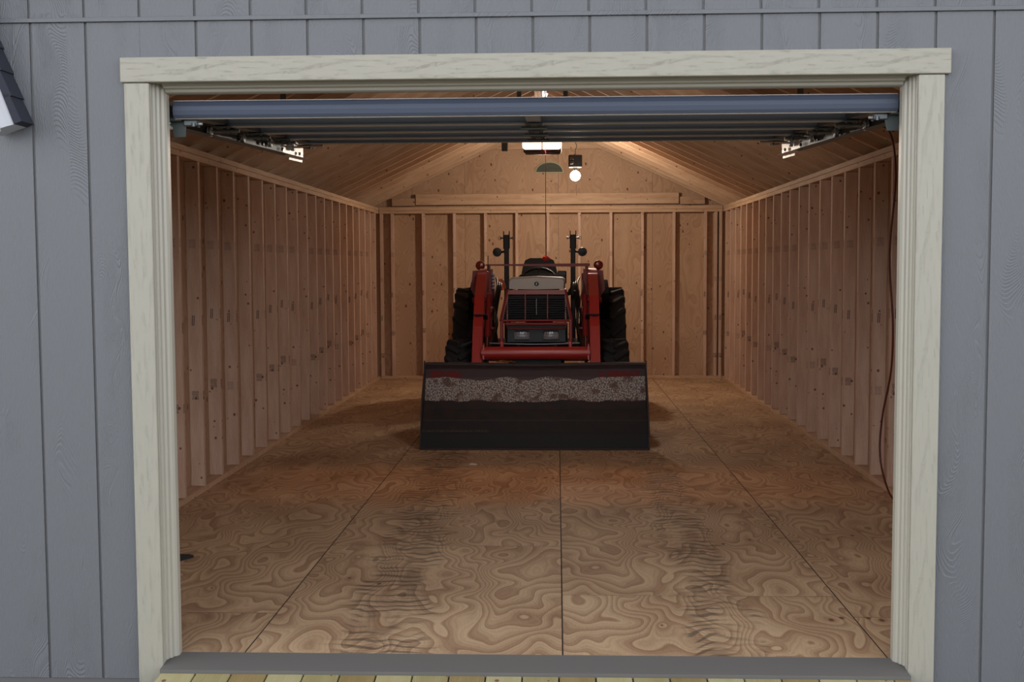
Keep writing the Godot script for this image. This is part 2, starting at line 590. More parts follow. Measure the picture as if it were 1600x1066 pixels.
func build_floor() -> void:
	var f := struct("floor", "plywood sheet floor with dark tyre scuffs and narrow joints")
	box("subfloor", Vector3(4.64, 0.1, 10.84), Vector3(-0.11, -0.0508, -5.53), M.dark_joint, f, 0.0)
	var cols := [[-2.43, -1.2192], [-1.2192, 0.0], [0.0, 1.2192], [1.2192, 2.21]]
	var n := 0
	for c in 4:
		var ends := [-0.107]
		var z := -0.613 if c in [0, 3] else -1.814
		if c == 2:
			z = -1.814 + 0.9
		while z > -10.9:
			ends.append(z)
			z -= 2.4384
		ends.append(-10.94)
		for k in ends.size() - 1:
			var x0: float = cols[c][0] + 0.003
			var x1: float = cols[c][1] - 0.003
			var z0: float = ends[k] - 0.0032
			var z1: float = ends[k + 1] + 0.0032
			var marked: bool = c in [1, 2] and z0 > -4.9
			var st := mb()
			# own window of the veneer texture, mirrored from sheet to sheet
			var u0 := 0.5 * (n % 2)
			var fu := 1.0 if (n / 2) % 2 == 0 else -1.0
			var fv := 1.0 if (n / 4) % 2 == 0 else -1.0
			n += 1
			var wx := x1 - x0
			var cuts := [z0]
			if marked and z1 < -4.88:
				cuts.append(-4.88)
			cuts.append(z1)
			for q in cuts.size() - 1:
				var za: float = cuts[q]
				var zb: float = cuts[q + 1]
				for p in [[x0, za], [x1, zb], [x1, za], [x0, za], [x0, zb], [x1, zb]]:
					var uu: float = (p[0] - x0) / 2.44
					var vv: float = (z0 - p[1]) / 2.44
					if fu < 0:
						uu = 0.5 - uu
					if fv < 0:
						vv = 1.0 - vv
					st.set_uv(Vector2(u0 + uu, vv))
					st.set_uv2(Vector2((p[0] + 1.22) / 2.44, -p[1] / 4.88) if za > -4.879 else Vector2(0.5, 0.999))
					st.set_normal(Vector3.UP)
					st.add_vertex(Vector3(p[0], 0, p[1]))
			# edges of the sheet
			for e in [[x0, z0, x1, z0, Vector3(0, 0, 1)], [x0, z1, x1, z1, Vector3(0, 0, -1)], [x0, z0, x0, z1, Vector3(-1, 0, 0)], [x1, z0, x1, z1, Vector3(1, 0, 0)]]:
				st.set_uv2(Vector2(0.5, 0.999))
				quad(st, [Vector3(e[0], 0, e[1]), Vector3(e[2], 0, e[3]), Vector3(e[2], -0.0007, e[3]), Vector3(e[0], -0.0007, e[1])], e[4], [Vector2(0, 0), Vector2(0.4, 0), Vector2(0.4, 0.01), Vector2(0, 0.01)])
			put(st, "plywood_sheet", M.ply_marked if marked else M.ply, f)

func stud_of(k: int) -> StandardMaterial3D:
	return M.stud[(k * 7 + 3) % 5]

func build_side_wall(side: int) -> void:
	var x := WL if side < 0 else WR
	var w := struct("wall_left" if side < 0 else "wall_right", "bare stud wall of pale pine studs over reddish plywood, %s" % ("opposite the hanging cable" if side < 0 else "where the red cable hangs"))
	var xm := x + side * 0.0445
	var first := -3.25 if side < 0 else -3.71
	var z := first + 0.4064 * 7
	var k := 0
	while z > -10.80:
		if z < -0.15:
			box("stud", Vector3(0.089, 2.122, 0.038), Vector3(xm, 0.038 + 1.061, z - 0.019), stud_of(k + (2 if side > 0 else 0)), w, 0.0025)
		k += 1
		z -= 0.4064
	var z0 := -0.11
	while z0 > ZB:
		var z1 := maxf(z0 - 3.66, ZB)
		box("bottom_plate", Vector3(0.089, 0.036, z0 - z1 - 0.002), Vector3(xm, 0.0190, (z0 + z1) * 0.5), M.plank[0], w, 0.002, 1)
		box("top_plate", Vector3(0.089, 0.037, z0 - z1 - 0.002), Vector3(xm, 2.1795, (z0 + z1) * 0.5), M.plank[1], w, 0.002, 2)
		box("top_plate", Vector3(0.089, 0.037, z0 - z1 - 0.002), Vector3(xm, 2.2180, (z0 + z1) * 0.5), M.plank[2], w, 0.002, 3)
		z0 = z1
	z0 = -0.11
	var n := 0
	while z0 > -10.95:
		var z1 := maxf(z0 - 1.2192, -10.95)
		box("sheathing_panel", Vector3(0.012, 2.26, z0 - z1 - 0.003), Vector3(x + side * 0.0955, 1.11, (z0 + z1) * 0.5), M.sheath, w, 0.0, n % 4)
		n += 1
		z0 = z1
	box("outer_siding", Vector3(0.012, 2.5, 10.95), Vector3(x + side * 0.110, 1.0, -5.475), M.siding, w, 0.0)

func build_back_wall() -> void:
	var w := struct("wall_back", "bare stud wall with a plywood gable behind the tractor")
	var zm := ZB - 0.0445
	for k in 11:
		var x := -2.167 + 0.4064 * k
		box("stud", Vector3(0.038, 2.122, 0.089), Vector3(x, 1.099, zm), stud_of(k + 1), w, 0.0025)
	for x in [-2.31, 2.09, 2.03]:
		box("stud", Vector3(0.038, 2.122, 0.089), Vector3(x, 1.099, zm), stud_of(2), w, 0.0025, 1)
	box("bottom_plate", Vector3(4.45, 0.036, 0.089), Vector3(-0.11, 0.019, zm), M.plank[1], w)
	box("top_plate", Vector3(4.45, 0.037, 0.089), Vector3(-0.11, 2.1795, zm), M.plank[0], w)
	box("top_plate", Vector3(4.45, 0.042, 0.089), Vector3(-0.11, 2.2205, zm), M.plank[2], w)
	var xs := [-2.43, -1.22, -0.0, 1.22, 2.21]
	for k in 4:
		box("sheathing_panel", Vector3(xs[k + 1] - xs[k] - 0.003, 2.28, 0.012), Vector3((xs[k] + xs[k + 1]) * 0.5, 1.12, -10.950), M.sheath, w, 0.0, k)
	# gable above, cut to the slope
	for k in 4:
		var a: float = xs[k] + 0.0015
		var b: float = xs[k + 1] - 0.0015
		var poly := [Vector2(a, 2.262), Vector2(b, 2.262), Vector2(b, under_roof(b) + 0.15)]
		if a < RIDGE and b > RIDGE:
			poly.append(Vector2(RIDGE, under_roof(RIDGE) + 0.15))
		poly.append(Vector2(a, under_roof(a) + 0.15))
		var st := mb()
		prism(st, poly, 0.012, Transform3D(Basis(), Vector3(0, 0, -10.950)), Vector2(0.37 * k, 0.2))
		put(st, "gable_panel", M.sheath, w)
	box("nailer", Vector3(3.415, 0.142, 0.038), Vector3(-0.152, 2.341, -10.90), M.plank[0], w, 0.003, 1)
	box("blocking", Vector3(0.30, 0.10, 0.038), Vector3(-2.02, 2.31, -10.90), M.sheath, w, 0.003, 1)
	box("blocking", Vector3(0.32, 0.10, 0.038), Vector3(1.73, 2.31, -10.90), M.sheath, w, 0.003, 2)
	box("collar_board", Vector3(1.60, 0.13, 0.038), Vector3(-0.14, 3.045, -10.88), M.plank[1], w, 0.003, 2)
	box("outer_siding", Vector3(4.64, 2.6, 0.012), Vector3(-0.11, 1.0, -10.966), M.siding, w, 0.0)
	var og := mb()
	prism(og, [Vector2(-2.43, 2.30), Vector2(2.21, 2.30), Vector2(2.21, under_roof(2.21) + 0.15), Vector2(RIDGE, under_roof(RIDGE) + 0.15), Vector2(-2.43, under_roof(-2.43) + 0.15)], 0.012, Transform3D(Basis(), Vector3(0, 0, -10.966)))
	put(og, "outer_gable", M.siding, w)

func build_roof() -> void:
	var c := struct("ceiling", "open gable roof of rough rafters under reddish roof sheathing")
	var ang := atan(PITCH)
	for side in [-1, 1]:
		var eave := -2.52 if side < 0 else 2.30
		var run := absf(eave - RIDGE)
		var len := run / cos(ang)
		var turn := Basis(Vector3(0, 0, 1), ang if side < 0 else -ang)
		var mx := (eave + RIDGE) * 0.5
		var under := under_roof(mx)
		var up := turn * Vector3.UP
		var mid := Vector3(mx, under, 0)
		var z := -3.25 + 0.4064 * 7
		var k := 0
		while z > -10.86:
			if z < -0.12:
				box("rafter", Vector3(len - 0.03, 0.14, 0.038), mid + up * 0.07 + Vector3(0, 0, z - 0.019) + turn * Vector3(side * 0.013, 0, 0), M.plank[k % 3], c, 0.003, k % 4, turn)
			k += 1
			z -= 0.4064
		box("rafter", Vector3(len - 0.03, 0.14, 0.038), mid + up * 0.07 + Vector3(0, 0, -10.87) + turn * Vector3(side * 0.013, 0, 0), M.plank[0], c, 0.003, 2, turn)
		# sheathing in sheets
		var z0 := -0.02
		var n := 0
		while z0 > -10.95:
			var z1 := maxf(z0 - 2.4384, -10.95)
			for row in 2:
				var l := len * 0.5
				box("roof_sheet", Vector3(l - 0.003, 0.012, z0 - z1 - 0.003), mid + up * 0.1465 + turn * Vector3((row - 0.5) * l, 0, 0) + Vector3(0, 0, (z0 + z1) * 0.5), M.sheath, c, 0.0, n % 4, turn)
				n += 1
			z0 = z1
		box("shingle_layer", Vector3(len + 0.25, 0.02, 11.25), mid + up * 0.164 + turn * Vector3(side * 0.12, 0, 0) + Vector3(0, 0, -5.475), M.shingle, c, 0.0, 0, turn)
	for k in 3:
		box("ridge_board", Vector3(0.034, 0.235, 10.7), Vector3(-0.2 + (k - 1) * 0.036, 3.385, -5.50), M.plank[k], c, 0.003, k)
	# tie across the rafters over the hanging lamp
	box("collar_tie", Vector3(1.62, 0.14, 0.038), Vector3(RIDGE, 2.955, -9.10), M.plank[2], c, 0.003, 1)

func board_between(st: SurfaceTool, x0: float, x1: float, y0: float, ya: float, yb: float, z: float, thick: float, v: Vector2) -> void:
	prism(st, [Vector2(x0, y0), Vector2(x1, y0), Vector2(x1, yb), Vector2(x0, ya)], thick, Transform3D(Basis(), Vector3(0, 0, z - thick * 0.5)), v)

func build_front_wall() -> void:
	var w := struct("wall_front", "grey painted grooved siding with embossed wood grain round the doorway")
	var core_l := [-2.44, -1.53]
	var core_r := [1.292, 2.22]
	for a in [core_l, core_r]:
		box("framing", Vector3(a[1] - a[0], 2.36, 0.085), Vector3((a[0] + a[1]) * 0.5, 1.11, -0.0585), M.plank[0], w, 0.0)
	var st := mb()
	prism(st, [Vector2(-2.44, 2.29), Vector2(-1.53, 2.29), Vector2(-1.53, 2.185), Vector2(1.292, 2.185), Vector2(1.292, 2.29), Vector2(2.22, 2.29), Vector2(2.22, under_roof(2.22) + 0.13), Vector2(RIDGE, under_roof(RIDGE) + 0.14), Vector2(-2.44, under_roof(-2.44) + 0.14)], 0.085, Transform3D(Basis(), Vector3(0, 0, -0.0585)))
	put(st, "gable_framing", M.plank[1], w)
	# backing that shows at the bottom of the grooves
	for a in [[-2.44, -1.50, -0.066, 2.37], [1.262, 2.22, -0.066, 2.37], [-1.50, 1.262, 2.15, 2.37]]:
		box("groove_backing", Vector3(a[1] - a[0], a[3] - a[2], 0.004), Vector3((a[0] + a[1]) * 0.5, (a[2] + a[3]) * 0.5, -0.0095), M.groove, w, 0.0)
	st = mb()
	prism(st, [Vector2(-2.44, 2.37), Vector2(2.13, 2.37), Vector2(RIDGE, under_roof(RIDGE) + 0.14), Vector2(-2.44, under_roof(-2.44) + 0.14)], 0.004, Transform3D(Basis(), Vector3(0, 0, -0.0095)))
	put(st, "groove_backing", M.groove, w)
	for k in range(-3, 22):
		var x0 := maxf(-1.932 + 0.2032 * k + 0.005, -2.452)
		var x1 := minf(-1.932 + 0.2032 * (k + 1) - 0.005, 2.232)
		if x1 - x0 < 0.02:
			continue
		var off := Vector2(0.23 * k, 0.41 * k)
		# lower sheet, with the doorway cut out of it
		var spans := []
		if x1 < -1.50 or x0 > 1.262:
			spans.append([x0, x1, -0.066])
		elif x0 < -1.50:
			spans.append([x0, -1.53, -0.066])
			spans.append([-1.53, x1, 2.185])
		elif x1 > 1.292:
			spans.append([x0, 1.292, 2.185])
			spans.append([1.292, x1, -0.066])
		else:
			spans.append([x0, x1, 2.185])
		for s in spans:
			if s[1] - s[0] > 0.004:
				st = mb()
				board_between(st, s[0], s[1], s[2], 2.366, 2.366, 0.0, 0.0075, off)
				put(st, "siding_board", M.siding, w)
		st = mb()
		var gx0 := x0 - 0.004
		var gx1 := x1 - 0.004
		var ya := under_roof(gx0) + 0.14
		var yb := under_roof(gx1) + 0.14
		if minf(ya, yb) < 2.39:
			continue
		if gx0 < RIDGE and gx1 > RIDGE:
			prism(st, [Vector2(gx0, 2.384), Vector2(gx1, 2.384), Vector2(gx1, yb), Vector2(RIDGE, under_roof(RIDGE) + 0.14), Vector2(gx0, ya)], 0.0075, Transform3D(Basis(), Vector3(0, 0, -0.00375)), off * 1.7)
		else:
			board_between(st, gx0, gx1, 2.384, ya, yb, 0.0, 0.0075, off * 1.7)
		put(st, "siding_board", M.siding, w)
	# flashing between the two rows of sheets
	st = mb()
	prism(st, [Vector2(0, 0), Vector2(0.009, -0.003), Vector2(0.009, -0.017), Vector2(0, -0.014)], 4.66, Transform3D(Basis(Vector3(0, 0, 1), Vector3(0, 1, 0), Vector3(-1, 0, 0)), Vector3(-0.11, 2.384, 0.0)))
	put(st, "flashing", M.siding, w)
	box("skirt_board", Vector3(4.68, 0.36, 0.03), Vector3(-0.11, -0.247, -0.02), M.skirt, w, 0.002)

func build_trim() -> void:
	var t1 := struct("trim_1", "cream head casing board over the garage doorway")
	box("head_casing", Vector3(2.966, 0.0885, 0.024), Vector3(-0.114, 2.1905, 0.0125), M.trim, t1, 0.0025, 1)
	var t2 := struct("trim_2", "cream side casing board of the doorway next to the hood")
	box("side_casing", Vector3(0.092, 2.45, 0.019), Vector3(-1.540, 0.919, 0.0100), M.trim, t2, 0.003, 2)
	var t3 := struct("trim_3", "cream side casing board of the doorway away from the hood")
	box("side_casing", Vector3(0.092, 2.45, 0.019), Vector3(1.304, 0.919, 0.0100), M.trim, t3, 0.003, 3)
	var t4 := struct("trim_4", "cream stepped jambs and stops inside the garage doorway")
	box("jamb", Vector3(0.034, 2.21, 0.1), Vector3(-1.513, 1.07, -0.055), M.jamb, t4, 0.002)
	box("jamb", Vector3(0.034, 2.21, 0.1), Vector3(1.275, 1.07, -0.055), M.jamb, t4, 0.002)
	box("head_jamb", Vector3(2.754, 0.034, 0.1), Vector3(-0.119, 2.166, -0.055), M.jamb, t4, 0.002)
	# stops, with a rounded weather lip on their front edge
	for s in [-1.0, 1.0]:
		var inner := -1.462 if s < 0 else 1.228
		var outer := -1.496 if s < 0 else 1.258
		var st := mb()
		var p := [Vector2(outer, -0.105), Vector2(inner, -0.105), Vector2(inner, -0.075), Vector2(inner + s * 0.006, -0.064), Vector2(lerpf(inner, outer, 0.42), -0.060), Vector2(lerpf(inner, outer, 0.5), -0.044), Vector2(lerpf(inner, outer, 0.72), -0.040), Vector2(lerpf(inner, outer, 0.78), -0.026), Vector2(outer, -0.024)]
		prism(st, p, 2.15, Transform3D(Basis(Vector3(1, 0, 0), Vector3(0, 0, 1), Vector3(0, -1, 0)), Vector3(0, 1.074, 0)))
		put(st, "stop_moulding", M.jamb, t4)
	var st2 := mb()
	var q := [Vector2(-0.105, 2.149), Vector2(-0.105, 2.118), Vector2(-0.075, 2.118), Vector2(-0.064, 2.122), Vector2(-0.060, 2.131), Vector2(-0.044, 2.134), Vector2(-0.040, 2.141), Vector2(-0.026, 2.143), Vector2(-0.024, 2.149)]
	prism(st2, q, 2.69, Transform3D(Basis(Vector3(0, 0, 1), Vector3(0, 1, 0), Vector3(-1, 0, 0)), Vector3(-0.117, 0, 0)))
	put(st2, "stop_moulding", M.jamb, t4)
	# sill with stepped ends between the jambs
	var t5 := struct("trim_5", "grey painted sill across the foot of the garage doorway")
	var st3 := mb()
	var s := [Vector2(-1.460, -0.107), Vector2(1.226, -0.107), Vector2(1.250, -0.06), Vector2(1.256, -0.02), Vector2(1.258, 0.055), Vector2(-1.494, 0.055), Vector2(-1.494, -0.02), Vector2(-1.486, -0.06)]
	var tilt := Basis(Vector3(1, 0, 0), 0.08)
	prism(st3, s, 0.02, Transform3D(tilt * Basis(Vector3(1, 0, 0), Vector3(0, 0, 1), Vector3(0, -1, 0)), Vector3(0, -0.0175, 0)))
	put(st3, "sill_board", M.sill, t5)

# ------------------------------------------------------------------ things at the doorway
func build_ramp() -> void:
	var r := thing("entry_ramp", "pale yellowish timber ramp boards leading up to the grey sill", "ramp", Vector3(0, 0.012, 0.057))
	var slope := atan(0.13)
	var turn := Basis(Vector3(1, 0, 0), slope)
	var n := 0
	var x := -1.494
	while x < 1.25:
		var x1 := minf(x + 0.1345, 1.257)
		box("ramp_board", Vector3(x1 - x - 0.005, 0.036, 2.3), turn * Vector3(0, -0.018, 1.15) + Vector3((x + x1) * 0.5, -0.036, 0), M.deck[(n * 5 + n / 3) % 4], r, 0.003, n % 5, turn)
		x = x1
		n += 1
	for z in [0.4, 1.3]:
		box("bearer", Vector3(2.7, 0.08, 0.05), turn * Vector3(0, -0.076, z) + Vector3(-0.12, -0.036, 0), M.deck[2], r, 0.003, 0, turn)

func build_hood() -> void:
	var h := thing("entry_hood", "steep little hood roof with dark shingle edge and white moulded rake board on grey siding", "hood roof", Vector3(-2.03, 1.98, 0.0))
	# local x, y from the lower tip; the hood stands 0.16 m out from the siding
	var a := Vector2(0.096, 0.018)
	var b := Vector2(-0.14, 0.655)
	var d := (b - a).normalized()
	var nrm := Vector2(d.y, -d.x)
	var st := mb()
	for k in 7:      # shingle courses, each stepping out a little
		var p0 := a + d * (0.097 * k)
		var p1 := a + d * (0.097 * (k + 1) + 0.012)
		prism(st, [p0 - nrm * 0.022, p0 + nrm * 0.008, p1 + nrm * 0.001, p1 - nrm * 0.022], 0.10, Transform3D(Basis(), Vector3(0, 0, 0.055)))
	put(st, "shingles", M.shingle, h)
	# white moulding under it: ogee cross-section swept along the rake
	st = mb()
	var o := a - nrm * 0.024
	var prof := [Vector2(0.0, 0.10), Vector2(0.010, 0.105), Vector2(0.022, 0.112), Vector2(0.042, 0.118), Vector2(0.050, 0.108), Vector2(0.060, 0.085), Vector2(0.076, 0.07), Vector2(0.084, 0.055), Vector2(0.09, 0.02), Vector2(0.0, 0.005)]
	var basis := Basis(Vector3(-nrm.x, -nrm.y, 0), Vector3(0, 0, 1), Vector3(d.x, d.y, 0))
	prism(st, prof, 0.67, Transform3D(basis, Vector3(o.x, o.y, 0) + Vector3(d.x, d.y, 0) * 0.335))
	put(st, "rake_moulding", M.white_board, h, "white moulded rake board")

func build_door() -> void:
	var g := thing("garage_door", "open sectional garage door lying overhead, its blue-grey steel underside ribbed", "garage door", Vector3(-0.113, 2.036, -0.15))
	var rise := atan(0.059)
	g.rotation.x = rise
	var w := 2.69
	for k in 4:
		var z1 := -0.533 * k
		var z0 := z1 - 0.529
		var sec := Node3D.new()
		sec.name = "section"
		g.add_child(sec, true)
		box("skin", Vector3(w, 0.004, 0.529), Vector3(0, 0.053, (z0 + z1) * 0.5), M.door_steel, sec, 0.0)
		# rails along both long edges: rolled faces with a pale lower lip
		for e in [[z1, -1.0], [z0, 1.0]]:
			var st := mb()
			var zz: float = e[0]
			var s: float = e[1]
			var p := []
			if k == 0 and s < 0:
				p = [Vector2(0, 0.064), Vector2(0.006, 0.061), Vector2(0.016, 0.045), Vector2(0.020, 0.030), Vector2(0.017, 0.013), Vector2(0.008, 0.002), Vector2(-0.03, 0.0), Vector2(-0.03, 0.004), Vector2(-0.004, 0.006), Vector2(-0.004, 0.064)]
			else:
				p = [Vector2(0, 0.052), Vector2(0, 0.003), Vector2(s * 0.028, 0.003), Vector2(s * 0.028, 0.006), Vector2(s * 0.003, 0.006), Vector2(s * 0.003, 0.052)]
			# polygon x is world z here
			prism(st, p, w, Transform3D(Basis(Vector3(0, 0, 1), Vector3(0, 1, 0), Vector3(-1, 0, 0)), Vector3(0, 0, zz)))
			put(st, "rail", M.door_seal if k == 0 and s < 0 else M.door_steel, sec)
			box("rail_lip", Vector3(w, 0.0045, 0.03), Vector3(0, 0.0005, zz + s * 0.015), M.door_lip, sec, 0.001)
		# end stiles and centre stile
		for x in [-w * 0.5 + 0.03, 0.0, w * 0.5 - 0.03]:
			box("stile", Vector3(0.06, 0.045, 0.50), Vector3(x, 0.0285, (z0 + z1) * 0.5), M.galv_dull if x != 0.0 else M.door_steel, sec, 0.002)
		# hinges over the joint behind this section
		if k < 3:
			for x in [-w * 0.5 + 0.045, 0.0, w * 0.5 - 0.045]:
				var st := mb()
				cbox(st, Vector3(x, -0.002, z0 + 0.035), Vector3(0.075, 0.004, 0.06), 0.001)
				cbox(st, Vector3(x, -0.002, z0 - 0.040), Vector3(0.075, 0.004, 0.06), 0.001)
				tube(st, [Vector3(x - 0.055, -0.016, z0 - 0.002), Vector3(x + 0.055, -0.016, z0 - 0.002)], 0.0075, 8)
				for bx in [-0.022, 0.022]:
					for bz in [0.05, -0.055]:
						lathe(st, [Vector2(0.0, -0.010), Vector2(0.008, -0.009), Vector2(0.008, 0.0)], 6, Transform3D(Basis(), Vector3(x + bx, -0.001, z0 + bz)))
				put(st, "hinge", M.galv_dull, sec, "galvanised hinge")
	box("top_weather_lip", Vector3(w, 0.003, 0.016), Vector3(0, 0.0655, -0.004), M.door_lip, g, 0.0)
	# bottom corner brackets and the rollers that run in the tracks
	for s in [-1.0, 1.0]:
		for k in 5:
			var z := -0.05 - 0.52 * k
			var st := mb()
			tube(st, [Vector3(s * (w * 0.5 - 0.09), -0.016, z), Vector3(s * (w * 0.5 + 0.035), -0.016, z)], 0.006, 8)
			lathe(st, [Vector2(0.0, -0.010), Vector2(0.019, -0.010), Vector2(0.023, -0.006), Vector2(0.020, 0.0), Vector2(0.023, 0.006), Vector2(0.019, 0.010), Vector2(0.0, 0.010)], 14, axis_x(Vector3(s * (w * 0.5 + 0.038), -0.016, z)))
			put(st, "roller", M.galv, g, "shiny steel roller")
			st = mb()
			cbox(st, Vector3(s * (w * 0.5 - 0.05), -0.014, z), Vector3(0.05, 0.022, 0.05), 0.003)
			lathe(st, [Vector2(0.0, -0.034), Vector2(0.008, -0.033), Vector2(0.008, -0.02)], 6, Transform3D(Basis(), Vector3(s * (w * 0.5 - 0.065), 0.005, z + 0.03)))
			lathe(st, [Vector2(0.0, -0.034), Vector2(0.008, -0.033), Vector2(0.008, -0.02)], 6, Transform3D(Basis(), Vector3(s * (w * 0.5 - 0.065), 0.005, z - 0.03)))
			put(st, "roller_bracket", M.galv_dull, g)
	# strut under the last section
	var st2 := mb()
	tube(st2, [Vector3(-w * 0.5, -0.012, -2.10), Vector3(-w * 0.5 + 0.14, -0.012, -2.10)], 0.008, 8)
	tube(st2, [Vector3(w * 0.5, -0.012, -2.10), Vector3(w * 0.5 - 0.14, -0.012, -2.10)], 0.008, 8)
	put(st2, "top_fixture", M.chrome, g)

func build_track(side: float) -> void:
	var x := -1.508 if side < 0 else 1.282
	var t := thing("door_track", "galvanised overhead door track %s, bright at its open end" % ("along the wall with no cable" if side < 0 else "near the red hanging cable"), "door track", Vector3(x, 2.015, -0.16), "garage door tracks")
	# C channel, open towards the door, rising gently to the back
	var c := []
	var e := -side       # the way the channel opens
	var ring := [Vector2(0.028, 0.072), Vector2(0.0, 0.078), Vector2(-0.004, 0.074), Vector2(-0.006, 0.0), Vector2(0.0, -0.006), Vector2(0.028, 0.002), Vector2(0.026, 0.004), Vector2(0.001, -0.002), Vector2(-0.003, 0.002), Vector2(-0.001, 0.072), Vector2(0.002, 0.0745), Vector2(0.027, 0.069)]
	for p in ring:
		c.append(Vector2(p.x * e, p.y))
	var rise := Basis(Vector3(1, 0, 0), atan(0.038))
	var st := mb()
	prism(st, c, 1.95, Transform3D(rise, rise * Vector3(0, 0, -0.975)))
	put(st, "horizontal_track", M.galv_dull, t)
	st = mb()
	prism(st, c, 0.50, Transform3D(rise, rise * Vector3(0, 0, -2.20)))
	put(st, "track_end", M.galv, t, "bright galvanised open track end")
	st = mb()
	cbox(st, rise * Vector3(-0.009 * e, 0.036, -2.28) , Vector3(0.003, 0.11, 0.34), 0.001, rise)
	put(st, "stop_plate", M.galv, t)
	# reinforcing angle along the outside and the bolts through it
	st = mb()
	cbox(st, rise * Vector3(-0.010 * e, 0.085, -1.25), Vector3(0.003, 0.035, 2.3), 0.001, rise)
	cbox(st, rise * Vector3(-0.026 * e, 0.101, -1.25), Vector3(0.032, 0.003, 2.3), 0.001, rise)
	put(st, "stiffening_angle", M.black_metal, t)
	for k in 6:
		st = mb()
		lathe(st, [Vector2(0.0, 0.012), Vector2(0.009, 0.011), Vector2(0.009, 0.0)], 6, axis_x(Vector3(0.004 * e, 0.036 + 0.036 * 0.42 * k, -0.2 - 0.42 * k)) * Transform3D(Basis(Vector3(0, 0, 1), PI if e < 0 else 0.0), Vector3.ZERO))
		put(st, "bolt", M.chrome, t)
	# flag bracket, curved lead-in and vertical track beside the jamb
	st = mb()
	var arc := []
	for k in 9:
		var a := PI * 0.5 * k / 8
		arc.append(Vector3(0, -0.30 + 0.30 * sin(a) + 0.03, 0.10 - 0.28 + 0.30 * (1.0 - cos(a)) * -1.0 + 0.2))
	prism(st, [Vector2(-0.035, 0.02), Vector2(0.03, 0.02), Vector2(0.022, -0.055), Vector2(-0.02, -0.055)], 0.003, Transform3D(Basis(), Vector3(0.055 * e, 0.012, -0.03)))
	cbox(st, Vector3(0.02 * e, 0.02, -0.02), Vector3(0.10, 0.012, 0.05), 0.002)
	put(st, "flag_bracket", M.bracket, t)
	st = mb()
	cbox(st, Vector3(-0.02 * e, -1.0, 0.02), Vector3(0.03, 2.0, 0.05), 0.003)
	put(st, "vertical_track", M.galv_dull, t)
	# hanger up to the rafter
	st = mb()
	var up: Vector3 = rise * Vector3(-0.02 * e, 0.10, -2.05)
	cbox(st, up + Vector3(0, 0.28, 0), Vector3(0.032, 0.56, 0.003), 0.001)
	cbox(st, up + Vector3(-0.016 * e, 0.28, -0.016), Vector3(0.003, 0.56, 0.032), 0.001)
	put(st, "hanger", M.galv_dull, t)

